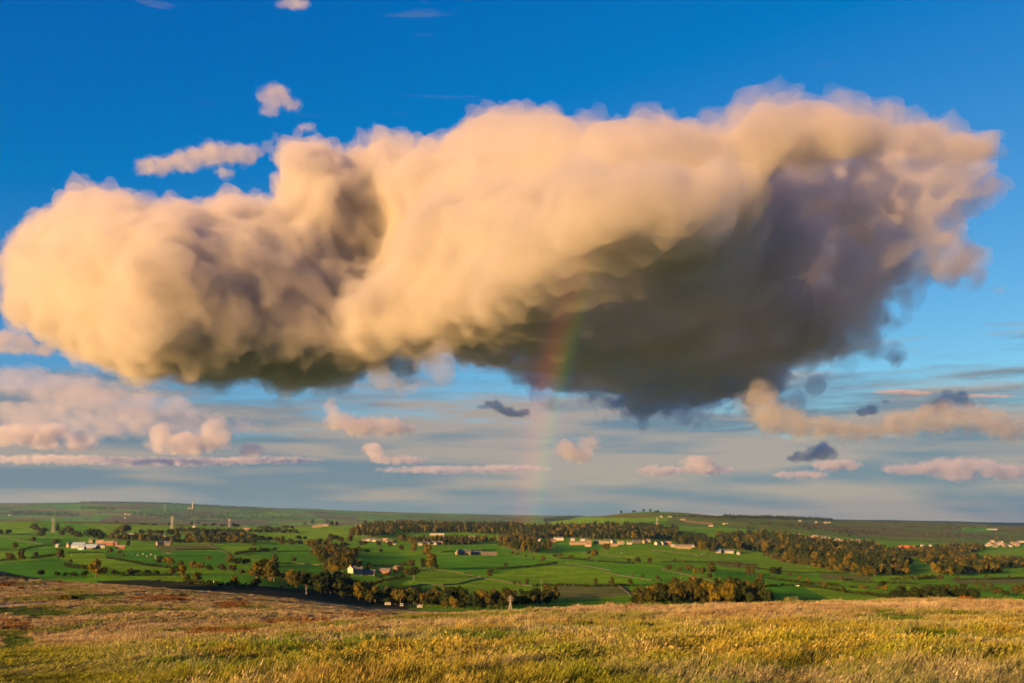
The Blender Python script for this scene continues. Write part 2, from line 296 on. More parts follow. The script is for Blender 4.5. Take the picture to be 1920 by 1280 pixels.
# ------------------------------------------------------------------ clouds: closed shells filled with scattering droplets, thin skin over dense heart
def vmat(name, dens, g=.35, alb=.765):
    m, t, o = mk(name); v = t.nodes.new('ShaderNodeVolumeScatter'); ab = t.nodes.new('ShaderNodeVolumeAbsorption'); ad = t.nodes.new('ShaderNodeAddShader')
    v.inputs['Color'].default_value = (1, 1, 1, 1); v.inputs['Density'].default_value = dens*alb; v.inputs['Anisotropy'].default_value = g
    ab.inputs['Color'].default_value = (.04, 0, .10, 1); ab.inputs['Density'].default_value = dens*(1-alb)
    t.links.new(v.outputs[0], ad.inputs[0]); t.links.new(ab.outputs[0], ad.inputs[1]); t.links.new(ad.outputs[0], o.inputs['Volume']); return m
def ico(sub):
    bm = bmesh.new(); bmesh.ops.create_icosphere(bm, subdivisions=sub, radius=1)
    v = np.array([x.co[:] for x in bm.verts]); f = np.array([[q.index for q in p.verts] for p in bm.faces]); bm.free()
    return v, f
ICO1, ICO2 = ico(1), ico(2)
def voxelise(co, fs, voxel):
    me = bpy.data.meshes.new('tmp')
    if isinstance(fs, tuple):
        lv, ls = fs
        me.vertices.add(len(co)); me.vertices.foreach_set('co', np.asarray(co, np.float32).ravel()); me.loops.add(len(lv)); me.loops.foreach_set('vertex_index', lv)
        me.polygons.add(len(ls)); me.polygons.foreach_set('loop_start', np.concatenate([[0], np.cumsum(ls)[:-1]]).astype(np.int32)); me.update(calc_edges=True)
    else: me.from_pydata(co.tolist(), [], fs.tolist())
    ob = bpy.data.objects.new('tmp', me); COL.objects.link(ob)
    m = ob.modifiers.new('r', 'REMESH'); m.mode = 'VOXEL'; m.voxel_size = voxel
    m2 = bpy.data.meshes.new_from_object(ob.evaluated_get(bpy.context.evaluated_depsgraph_get()))
    bpy.data.objects.remove(ob); bpy.data.meshes.remove(me)
    nv = len(m2.vertices)
    co = np.empty(nv*3, np.float32); m2.vertices.foreach_get('co', co); co = co.reshape(-1, 3)
    no = np.empty(nv*3, np.float32); m2.vertex_normals.foreach_get('vector', no); no = no.reshape(-1, 3)
    ls = np.empty(len(m2.polygons), np.int32); m2.polygons.foreach_get('loop_total', ls)
    lv = np.empty(len(m2.loops), np.int32); m2.loops.foreach_get('vertex_index', lv)
    bpy.data.meshes.remove(m2)
    return co, no, lv, ls
def shell(balls, voxel, dscale, damp, scale=1.0, grow=0.0, again=False, hh=.7):
    V0, F0 = ICO2
    A = np.array(balls)
    vs = (V0[None]*(A[:, None, 3:]*scale+grow)+A[:, None, :3]).reshape(-1, 3)
    fs = (F0[None]+(np.arange(len(A))*len(V0))[:, None, None]).reshape(-1, 3)
    co, no, lv, ls = voxelise(vs, fs, voxel)
    off = Vector((rng.random()*99, rng.random()*99, rng.random()*99))
    dd = np.array([mn.fractal(Vector(p)+off, hh, 2.1, 7) for p in (co/dscale).tolist()], np.float32)
    co = co+no*(dd*damp)[:, None]
    if again: co, no, lv, ls = voxelise(co, (lv, ls), voxel)
    return co, lv, ls
def cloud(name, shells, mats, label):
    me = bpy.data.meshes.new(name); n = 0; cos, lvs, lss, mi = [], [], [], []
    for k, (co, lv, ls) in enumerate(shells):
        cos.append(co); lvs.append(lv+n); lss.append(ls); mi.append(np.full(len(ls), k, np.int32)); n += len(co)
    co = np.concatenate(cos); lv = np.concatenate(lvs); ls = np.concatenate(lss); mi = np.concatenate(mi)
    org = co.mean(0); org[2] = co[:, 2].min(); co = co-org
    me.vertices.add(len(co)); me.vertices.foreach_set('co', co.astype(np.float32).ravel())
    me.loops.add(len(lv)); me.loops.foreach_set('vertex_index', lv)
    me.polygons.add(len(ls)); me.polygons.foreach_set('loop_start', np.concatenate([[0], np.cumsum(ls)[:-1]]).astype(np.int32)); me.polygons.foreach_set('material_index', mi)
    for m in mats: me.materials.append(m)
    me.update(calc_edges=True); me.validate()
    o = bpy.data.objects.new(name, me); COL.objects.link(o); o.location = org
    print(name, len(co), len(ls))
    return tag(o, label, 'cloud')
def bdist(p, A):
    d = np.roll(A, -1, 0)-A; q = np.array(p)-A
    tt = np.clip((q*d).sum(1)/(d*d).sum(1), 0, 1)
    return float(np.sqrt(((q-d*tt[:, None])**2).sum(1)).min())
def ss(a, b, x): tt = min(1, max(0, (x-a)/(b-a))); return tt*tt*(3-2*tt)
OUT = [(5, 480), (25, 440), (50, 415), (100, 395), (115, 365), (150, 350), (190, 352), (240, 365), (270, 380), (330, 375), (380, 390), (420, 365), (455, 370), (490, 385), (520, 365), (525, 330), (515, 290), (520, 262), (550, 255), (570, 270), (620, 262), (650, 285), (700, 265), (740, 250), (790, 262), (820, 275), (840, 240), (880, 225), (920, 205), (960, 200), (1000, 210), (1060, 208), (1130, 225), (1190, 232), (1240, 210), (1290, 230), (1340, 238), (1380, 205), (1420, 185), (1470, 185), (1540, 205), (1600, 200), (1680, 215), (1740, 225), (1780, 240), (1840, 240), (1880, 260), (1885, 285), (1850, 300), (1800, 300), (1850, 330), (1870, 370), (1840, 390), (1790, 430), (1830, 490), (1860, 550), (1800, 540), (1740, 530), (1690, 550), (1640, 590), (1690, 610), (1660, 650), (1700, 690), (1620, 680), (1560, 690), (1480, 710), (1540, 715), (1470, 740), (1440, 760), (1380, 775), (1280, 790), (1190, 795), (1130, 765), (1060, 755), (1010, 750), (960, 720), (900, 700), (850, 690), (800, 690), (760, 735), (720, 700), (650, 710), (590, 725), (530, 735), (480, 705), (420, 715), (350, 715), (330, 700), (250, 710), (200, 690), (150, 670), (100, 640), (40, 610), (5, 580), (10, 530)]
PO = np.array(OUT, float); ZB = 1050.0
balls, thin = [], []
lerp1 = lambda x, xs, ys: float(np.interp(x, xs, ys))
wallY = lambda x: lerp1(x, [0, 120, 260, 500, 700, 850, 1000, 1150], [6700, 6200, 5700, 6150, 6500, 5900, 4600, 3850])     # how far off the sunlit face stands
rimrow = lambda x: lerp1(x, [520, 610, 670, 750, 830, 910, 1100, 1330, 1520], [820, 730, 645, 525, 435, 398, 392, 388, 285])   # below it we look at the base
cand = nrg.uniform((0, 180), (1900, 800), (7600, 2)); cand = cand[in_poly(cand[:, 0], cand[:, 1], OUT)]
for px, py in cand:
    d = bdist((px, py), PO)
    big = rng.random() < .25
    r = min(d*.95+3, rng.uniform(50, 95) if big else rng.uniform(14, 42))
    if px > 700: r = min(r, rng.uniform(36, 58) if big else rng.uniform(10, 34))
    if px > 1350: r = min(r, rng.uniform(12, 40))
    if r < 6: continue
    yl = rimrow(px)+18*math.sin(px*.021)+16*math.sin(px*.05+1)
    if px > 1000 or py > yl:
        if py < yl:
            Y = wallY(px)+rng.uniform(-120, 120)+rng.uniform(0, 500)*(1 if big else .35); q = r/F*Y
            bl = (((px-HX)/F*Y, Y+q*.8, CAMZ+(HY-py)/F*Y, q, q, q*.95))
        else:
            Y = max(ZB*F/(HY-py), wallY(px)-350); Y += ss(1300, 1600, px)*(max(Y, 6200+rng.uniform(-300, 500))-Y); r = min(r, 60); q = r/F*Y
            bl = (((px-HX)/F*Y, Y, CAMZ+(HY-py)/F*Y+q*.45+rng.uniform(0, 40), q, q*rng.uniform(1.6, 2.6), q*.5))
    else:
        Y = wallY(px)+600*math.exp(-((px-690)/150)**2-((py-430)/110)**2)
        Y += rng.uniform(0, 700)*(1 if big else .2)-(0 if big else 150)+900*max(0, 1-d/110)**2
        q = r/F*Y
        bl = (((px-HX)/F*Y, Y+q*.5, CAMZ+(HY-py)/F*Y, q, q, q*.92))
    if (py > 290 and rng.random() < 1.0*ss(1400, 1580, px)) or r < 12: thin.append(bl)
    else: balls.append(bl)
for k in range(420):                      # frayed scraps along the rim
    i = rng.randrange(len(OUT)); (xa, ya), (xb, yb) = OUT[i], OUT[(i+1) % len(OUT)]; q = rng.random(); x, y = xa+(xb-xa)*q+rng.gauss(0, 9), ya+(yb-ya)*q+rng.gauss(0, 7)
    low = y > 560 or x > 1500
    Y = (ZB*F/(HY-y) if x > 850 and y > 420 else 6500 if x < 800 else 3900)
    if x > 1400 and y > 290: Y = max(Y, 6200)
    q = rng.uniform(3, 10 if low else 6)/F*Y; thin.append(((x-HX)/F*Y, Y+rng.uniform(-100, 200), CAMZ+(HY-y)/F*Y, q*rng.uniform(1, 2), q, q*.7))
# unseen inner mass added behind the cloud's face to shade its right end and base
fill = []
for k in range(900):
    x, y = rng.uniform(560, 1720), rng.uniform(220, 640); Y = rng.uniform(4300, 7600)
    if Y < wallY(x)+450 or not in_poly(np.array([x]), np.array([y]), OUT)[0] or bdist((x, y), PO) < 42: continue
    z = (HY-y)/F*Y
    if z < ZB+160 or z > 2500: continue
    q = rng.uniform(28, 50)/F*Y; fill.append(((x-HX)/F*Y, Y, CAMZ+z, q, q, q*.8))
sm = []
for bl in balls:
    for _ in range(5):
        u = Vector((rng.gauss(0, 1), -abs(rng.gauss(0, 1)), rng.gauss(0, 1))).normalized(); q = rng.uniform(.16, .42); r = max(min(bl[3], bl[5])*q*1.2, 16)
        sm.append((bl[0]+u.x*bl[3]*.85, bl[1]+u.y*bl[4]*.85, bl[2]+u.z*bl[5]*.85, r, r, r))
cloud('cloud', [shell(balls+thin+sm, 24, 170, 125, .99, 0, True, .45), shell(balls+sm, 24, 200, 80, .90, 0, True, .5), shell(balls+fill, 50, 300, 80, .80, 0, True)],
      [vmat('cloud_skin', .0030), vmat('cloud_body', .0036), vmat('cloud_heart', .0075)], 'huge cumulus cloud with golden left end and dark grey-blue underside across the sky')
def small(name, ells, Y, label, dens=1.0, kd=1.0, depth=1.0, n=70, flat=.9):
    bs = []
    for (x, y, rx, ry) in ells:
        m_ = max(10, int(26*rx/ry))
        for _ in range(m_):
            a = rng.uniform(0, 2*math.pi); q = math.sqrt(rng.random())*.78
            px, py = x+math.cos(a)*q*rx, y+math.sin(a)*q*ry
            r = min(ry, rx)*rng.uniform(.35, .8)*(1.05-q*.65)
            YY = Y+rng.gauss(0, .4)*rx/F*Y*depth; k = YY/F
            bs.append(((px-HX)*k, YY, CAMZ+(HY-py)*k, r*1.3*k, r*1.3*k, r*flat*k))
    k = Y/F; ry = np.mean([e[3] for e in ells])*k
    A = shell(bs, max(3.2*k, ry*.09), ry*1.2, ry*.34*kd, 1.0, 1.0*k); B = shell(bs, max(3.6*k, ry*.11), ry*.9, ry*.22*kd, .8)
    return cloud(name, [A, B], [vmat(name+'_skin', .22*dens/ry), vmat(name+'_body', .55*dens/ry)], label)
small('cloud', [(290, 312, 45, 20), (345, 302, 40, 22), (400, 290, 60, 24), (455, 290, 42, 22), (420, 325, 20, 10)], 8200, 'small lavender cloud puff left of centre above the golden cloud', .55, 1.3)
small('cloud', [(515, 180, 32, 24), (542, 196, 28, 12), (505, 208, 18, 13), (575, 238, 22, 9)], 7600, 'tiny ragged lavender cloud high against the blue', .35, 1.6)
small('cloud', [(550, 8, 40, 12)], 7000, 'faint pink wisp of cloud cut by the top edge', .3, 1.5)
small('cloud', [(40, 715, 90, 34), (150, 735, 110, 38), (260, 765, 130, 34), (360, 790, 80, 28), (60, 780, 130, 34), (440, 800, 70, 16), (200, 800, 160, 26)], 21000, 'broad blue-grey cloud bank behind the golden end, far left', .28, .8)
small('cloud', [(20, 640, 60, 26), (80, 655, 40, 16)], 9500, 'dusky purple scrap of cloud at the left edge', .5, 1.2)
small('cloud', [(30, 815, 70, 24), (90, 818, 60, 26), (150, 830, 35, 18)], 17000, 'pinkish cumulus heap low over the horizon at the left edge', 1.2, .9)
small('cloud', [(330, 832, 70, 22), (402, 815, 36, 30), (300, 812, 24, 20), (370, 830, 50, 26)], 17000, 'cream cumulus heap with two bumps low over the left hills', 1.2, .9)
small('cloud', [(470, 845, 26, 15)], 17500, 'small pale puff right of the two-bumped cumulus heap', .9, 1.0)
small('cloud', [(100, 861, 190, 11), (320, 865, 220, 11), (500, 862, 140, 9)], 19500, 'long flat slate-blue cloud base under the cumulus heaps', .8, .6, flat=.6)
small('cloud', [(622, 765, 16, 24), (640, 790, 40, 20), (700, 800, 80, 20), (750, 805, 40, 12)], 15000, 'mauve cloud with an upright horn below the big cloud', .7, 1.1)
small('cloud', [(700, 845, 20, 18), (750, 862, 70, 9)], 18000, 'small peach puff left of the rainbow foot', 1.0, 1.0)
small('cloud', [(820, 880, 150, 10), (950, 878, 110, 9)], 21000, 'thin grey streak of cloud crossing the rainbow foot', .6, .6, flat=.6)
small('cloud', [(1065, 842, 26, 20), (1104, 842, 20, 26), (1085, 855, 30, 14)], 15000, 'bright peach cumulus tuft just right of the rainbow', 1.0, 1.3)
small('cloud', [(968, 776, 34, 7), (945, 768, 26, 8), (925, 757, 20, 9), (905, 763, 14, 5), (985, 769, 14, 5)], 9500, 'dark ragged scrap hanging under the big cloud by the rainbow', .4, 2.0)
small('cloud', [(1425, 755, 36, 36), (1460, 785, 60, 34), (1530, 800, 80, 24), (1620, 806, 90, 18), (1690, 795, 60, 24), (1760, 780, 60, 34), (1830, 785, 70, 28), (1900, 806, 60, 24)], 5400, 'long rose-coloured cloud roll on the right above the horizon', .6, 1.7)
small('cloud', [(1490, 860, 24, 6), (1512, 853, 32, 12), (1540, 846, 26, 18), (1558, 852, 16, 14)], 10600, 'dark slate wedge of cloud under the rose-coloured roll', .6, 1.3)
small('cloud', [(1618, 773, 16, 9), (1634, 768, 15, 11), (1660, 752, 10, 4)], 10600, 'little dark block of cloud above the rose-coloured roll', .5, 1.4)
small('cloud', [(1760, 760, 18, 14), (1775, 748, 18, 18), (1800, 744, 22, 13), (1812, 756, 20, 10)], 10600, 'dark two-horned cloud on top of the rose-coloured roll', .55, 1.5)
small('cloud', [(1680, 734, 60, 5), (1722, 738, 40, 6)], 22000, 'thin peach streak of cloud right of the big cloud', .8, 1.0, flat=.5)
small('cloud', [(1850, 742, 90, 4)], 22000, 'thin peach streak of cloud at the right edge', .8, 1.0, flat=.5)
small('cloud', [(1700, 880, 60, 12), (1800, 878, 110, 22), (1890, 885, 60, 18)], 24000, 'blue-grey cloud bank low at the right edge', .7, .8)
small('cloud', [(1240, 882, 60, 10), (1310, 868, 40, 16), (1330, 880, 60, 10)], 24000, 'pale pink cumulus heap low right of the rainbow', .8, 1.0)
small('cloud', [(1570, 872, 60, 12), (1500, 890, 70, 8)], 25000, 'pale pink low cloud heap beneath the slate wedge', .7, 1.0)
# rainbow: the light of falling drops in a thin curtain of rain in front of the dark cloud base
RB = [(984, 992), (990, 960), (997, 900), (1006, 840), (1017, 780), (1031, 720), (1046, 660), (1063, 600), (1083, 540), (1106, 482), (1134, 425)]
YR = 3420.0
rv, rf, ruv = [], [], []
n = 60
from bisect import bisect
def rbx(y):
    for (xa, ya), (xb, yb) in zip(RB, RB[1:]):
        if yb <= y <= ya: return xa+(xb-xa)*(ya-y)/(ya-yb)
    return RB[-1][0]
NB = 12
for i in range(n+1):
    y = 990+(425-990)*i/n; xc = rbx(y)
    for s in range(NB+1):
        q = P(xc-50+100*s/NB, y+(s/NB-.5)*12, YR); rv.append(q); ruv.append((s/NB, i/n))
nv = len(rv)
for q in list(rv): rv.append(q+Vector((0, 6, 0)))
ruv = ruv+ruv
for i in range(n):
    for s in range(NB):
        a_ = i*(NB+1)+s; f = (a_, a_+1, a_+NB+2, a_+NB+1); rf.append(f); rf.append(tuple(nv+k for k in reversed(f)))
ro = mesh_obj('rainbow', rv, rf); ruvl = ro.data.uv_layers.new(name='UVMap')
for l in ro.data.loops: ruvl.data[l.index].uv = ruv[l.vertex_index]
m, t, o = mk('rain_bow_light')
uvn = t.nodes.new('ShaderNodeUVMap'); uvn.uv_map = 'UVMap'; sp = t.nodes.new('ShaderNodeSeparateXYZ'); t.links.new(uvn.outputs[0], sp.inputs[0])
rp = t.nodes.new('ShaderNodeValToRGB'); t.links.new(sp.outputs[0], rp.inputs[0]); e = rp.color_ramp.elements
e[0].position = 0; e[0].color = (0, 0, 0, 1); e[1].position = 1; e[1].color = (0, 0, 0, 1)
for p_, c_ in [(.18, (.05, .004, .012)), (.36, (.17, .022, .012)), (.50, (.17, .055, .008)), (.62, (.12, .085, .004)), (.72, (.03, .075, .008)), (.82, (.0, .03, .025)), (.9, (.012, .006, .03))]:
    x = e.new(p_); x.color = (*c_, 1)
rp2 = t.nodes.new('ShaderNodeValToRGB'); t.links.new(sp.outputs[1], rp2.inputs[0]); e = rp2.color_ramp.elements
e[0].position = 0; e[0].color = (.8,)*3+(1,); e[1].position = 1; e[1].color = (0, 0, 0, 1)
for p_, c_ in [(.3, 1.0), (.42, 1.0), (.52, 1.0), (.66, .7), (.85, .2)]:
    x = e.new(p_); x.color = (c_, c_, c_, 1)
mxr = t.nodes.new('ShaderNodeMix'); mxr.data_type = 'RGBA'; mxr.blend_type = 'MULTIPLY'; mxr.inputs[0].default_value = 1
t.links.new(rp.outputs[0], mxr.inputs[6]); t.links.new(rp2.outputs[0], mxr.inputs[7])
em = t.nodes.new('ShaderNodeEmission'); em.inputs[1].default_value = .08; t.links.new(mxr.outputs[2], em.inputs[0])
tr = t.nodes.new('ShaderNodeBsdfTransparent'); ad = t.nodes.new('ShaderNodeAddShader'); t.links.new(em.outputs[0], ad.inputs[0]); t.links.new(tr.outputs[0], ad.inputs[1])
t.links.new(ad.outputs[0], o.inputs[0]); ro.data.materials.append(m)
tag(ro, 'faint rainbow rising from the hills into the dark cloud base', 'rainbow')

# ------------------------------------------------------------------ plants
def leafmat(name, col, var=.35, trans=.25):
    m, t, o = mk(name)
    oi = t.nodes.new('ShaderNodeObjectInfo'); ge = t.nodes.new('ShaderNodeNewGeometry')
    n = t.nodes.new('ShaderNodeTexNoise'); n.inputs['Scale'].default_value = .45; n.inputs['Detail'].default_value = 3; t.links.new(ge.outputs['Position'], n.inputs['Vector'])
    ad = t.nodes.new('ShaderNodeMath'); ad.operation = 'ADD'; t.links.new(oi.outputs['Random'], ad.inputs[0]); t.links.new(n.outputs[0], ad.inputs[1])
    r = t.nodes.new('ShaderNodeValToRGB'); r.color_ramp.elements[0].position = .1; r.color_ramp.elements[1].position = .95
    hl = t.nodes.new('ShaderNodeMath'); hl.operation = 'MULTIPLY'; hl.inputs[1].default_value = .55; t.links.new(ad.outputs[0], hl.inputs[0]); t.links.new(hl.outputs[0], r.inputs[0])
    r.color_ramp.elements[0].color = (col[0]*(1-var), col[1]*(1-var*.8), col[2]*(1-var), 1); r.color_ramp.elements[1].color = (col[0]*(1+var*1.5), col[1]*(1+var), col[2], 1)
    d = t.nodes.new('ShaderNodeBsdfDiffuse'); tl = t.nodes.new('ShaderNodeBsdfTranslucent'); mx = t.nodes.new('ShaderNodeMixShader'); mx.inputs[0].default_value = trans
    t.links.new(r.outputs[0], d.inputs[0]); t.links.new(r.outputs[0], tl.inputs[0]); t.links.new(d.outputs[0], mx.inputs[1]); t.links.new(tl.outputs[0], mx.inputs[2]); t.links.new(mx.outputs[0], o.inputs[0])
    return m
LEAF = {'o': leafmat('olive_leaves', (.040, .042, .013)), 'd': leafmat('dark_leaves', (.018, .028, .011)), 'g': leafmat('golden_leaves', (.078, .068, .011)), 'r': leafmat('russet_fronds', (.13, .055, .020)), 'h': leafmat('hedge_leaves', (.022, .034, .010))}
BARK = plain('bark', (.09, .065, .045), .9, .3, 3)
def crown_geo(seed, shape='round', leaves=330):
    """leaf sprays over a handful of lobes; unit height 1, crown base at shape-dependent height"""
    r = random.Random(seed); V, Fc = [], []
    lob = []
    if shape == 'round': n, sp, zc, rz, top = 8, .30, .56, .30, 1.0
    elif shape == 'wide': n, sp, zc, rz, top = 10, .44, .55, .24, 1.0
    elif shape == 'tall': n, sp, zc, rz, top = 8, .17, .56, .40, 1.0
    else: n, sp, zc, rz, top = 7, .55, .42, .26, 1.0     # bush
    for i in range(n):
        a = r.uniform(0, 2*math.pi); q = r.uniform(.25, 1)
        z = zc+r.uniform(-1, 1)*rz*(.9 if shape != 'bush' else .5)
        k = 1-abs(z-zc)/(rz*1.6)
        lob.append((math.cos(a)*q*sp*k, math.sin(a)*q*sp*k, z, r.uniform(.15, .23)*(1.25 if shape in ('wide', 'bush') else 1)))
    lob.append((0, 0, zc, .24)); lob.append((r.uniform(-.08, .08), r.uniform(-.08, .08), zc+rz*.85, .16))
    zmax = max(l[2]+l[3]*.9 for l in lob)
    # dark inside mass of twigs and leaves, ragged
    for (x, y, z, R0) in lob:
        o = len(V)
        for v in ICO1[0]:
            k = R0*.80*r.uniform(.8, 1.08); V.append((x+v[0]*k, y+v[1]*k, z+v[2]*k*.9))
        for f in ICO1[1]: Fc.append(tuple(int(q)+o for q in f))
    for i in range(leaves):
        x, y, z, R0 = r.choice(lob)
        u = Vector((r.gauss(0, 1), r.gauss(0, 1), r.gauss(0, 1)+.25)).normalized(); k = R0*r.uniform(.72, 1.12)
        c = Vector((x, y, z))+u*k*1.0
        nrm = (u+Vector((r.gauss(0, .5), r.gauss(0, .5), r.gauss(0, .5)))).normalized()
        t1 = nrm.orthogonal().normalized(); t1.rotate(__import__('mathutils').Quaternion(nrm, r.uniform(0, 6.28))); t2 = nrm.cross(t1)
        s1, s2 = r.uniform(.030, .062), r.uniform(.022, .045); o = len(V)
        V += [c+t1*s1, c+t2*s2+nrm*.012, c-t1*s1, c-t2*s2-nrm*.01]; Fc.append((o, o+1, o+2, o+3))
    V = [(v[0], v[1], v[2]/zmax) for v in V]
    return V, Fc
def trunk_geo(seed, shape):
    r = random.Random(seed); V, Fc = [], []
    def limb(p0, p1, r0, r1, s=6):
        d = (p1-p0).normalized(); a = d.orthogonal().normalized(); b2 = d.cross(a); o = len(V)
        for p, q in ((p0, r0), (p1, r1)):
            for i in range(s): th = 2*math.pi*i/s; V.append(p+(a*math.cos(th)+b2*math.sin(th))*q)
        for i in range(s): Fc.append((o+i, o+(i+1) % s, o+s+(i+1) % s, o+s+i))
    top = Vector((r.uniform(-.03, .03), r.uniform(-.03, .03), .38 if shape != 'bush' else .2))
    limb(Vector((0, 0, -.06)), top, .032, .022)
    for i in range(4 if shape != 'bush' else 3):
        a = r.uniform(0, 6.28); e = top+Vector((math.cos(a)*.2, math.sin(a)*.2, r.uniform(.16, .34))); limb(top, e, .018, .006, 5)
    return V, Fc
SHAPES = ['round', 'round', 'round', 'wide', 'wide', 'tall', 'bush', 'bush']
CROWNS, TRUNKS = [], []
for i, sh in enumerate(SHAPES):
    for nm, gen, lst in (('crown', crown_geo, CROWNS), ('trunk', trunk_geo, TRUNKS)):
        v, f = gen(40+i, sh); me = bpy.data.meshes.new(nm+'_mesh'); me.from_pydata([tuple(q) for q in v], [], f); me.update()
        me.materials.append(LEAF['o'] if nm == 'crown' else BARK); lst.append(me)
def spawn_tree(p, h, wd, kind, shp, name, label, cat, group):
    e = empty(name, p, rng.uniform(0, 6.28)); wm = 1.02 if shp in (0, 1, 2) else (1.35 if shp in (3, 4) else (.72 if shp == 5 else 1.6))
    s = wd/wm; e.scale = (s, s, h)
    c = bpy.data.objects.new('crown', CROWNS[shp]); COL.objects.link(c); c.parent = e
    c.material_slots[0].link = 'OBJECT'; c.material_slots[0].material = LEAF[kind]
    k = bpy.data.objects.new('trunk', TRUNKS[shp]); COL.objects.link(k); k.parent = e
    return tag(e, label, cat, group)
# scattering of stuff: one object whose points carry prototypes
def scatter(name, pts, rot, scl, idx, col, protos, label, cat):
    me = bpy.data.meshes.new(name); me.vertices.add(len(pts)); me.vertices.foreach_set('co', np.asarray(pts, np.float32).ravel())
    for nm, tp, dat in (('rot', 'FLOAT_VECTOR', rot), ('scl', 'FLOAT_VECTOR', scl), ('col', 'FLOAT_COLOR', col)):
        if dat is None: continue
        a = me.attributes.new(nm, tp, 'POINT'); a.data.foreach_set('vector' if tp == 'FLOAT_VECTOR' else 'color', np.asarray(dat, np.float32).ravel())
    a = me.attributes.new('idx', 'INT', 'POINT'); a.data.foreach_set('value', np.asarray(idx, np.int32))
    o = bpy.data.objects.new(name, me); COL.objects.link(o)
    cl = bpy.data.collections.new(name+'_kinds')
    for k in protos: cl.objects.link(k)
    g = bpy.data.node_groups.new(name, 'GeometryNodeTree')
    g.interface.new_socket('Geometry', in_out='INPUT', socket_type='NodeSocketGeometry'); g.interface.new_socket('Geometry', in_out='OUTPUT', socket_type='NodeSocketGeometry')
    gi = g.nodes.new('NodeGroupInput'); gO = g.nodes.new('NodeGroupOutput'); ip = g.nodes.new('GeometryNodeInstanceOnPoints'); ci = g.nodes.new('GeometryNodeCollectionInfo')
    ci.inputs['Collection'].default_value = cl; ci.inputs['Separate Children'].default_value = True; ci.inputs['Reset Children'].default_value = True
    def na(nm, tp):
        q = g.nodes.new('GeometryNodeInputNamedAttribute'); q.data_type = tp; q.inputs['Name'].default_value = nm; return q.outputs['Attribute']
    g.links.new(gi.outputs[0], ip.inputs['Points']); g.links.new(ci.outputs[0], ip.inputs['Instance']); ip.inputs['Pick Instance'].default_value = True
    g.links.new(na('idx', 'INT'), ip.inputs['Instance Index']); g.links.new(na('scl', 'FLOAT_VECTOR'), ip.inputs['Scale'])
    er = g.nodes.new('FunctionNodeEulerToRotation'); g.links.new(na('rot', 'FLOAT_VECTOR'), er.inputs[0]); g.links.new(er.outputs[0], ip.inputs['Rotation'])
    g.links.new(ip.outputs[0], gO.inputs[0])
    m = o.modifiers.new('scatter', 'NODES'); m.node_group = g
    return tag(o, label, cat, kind='stuff')
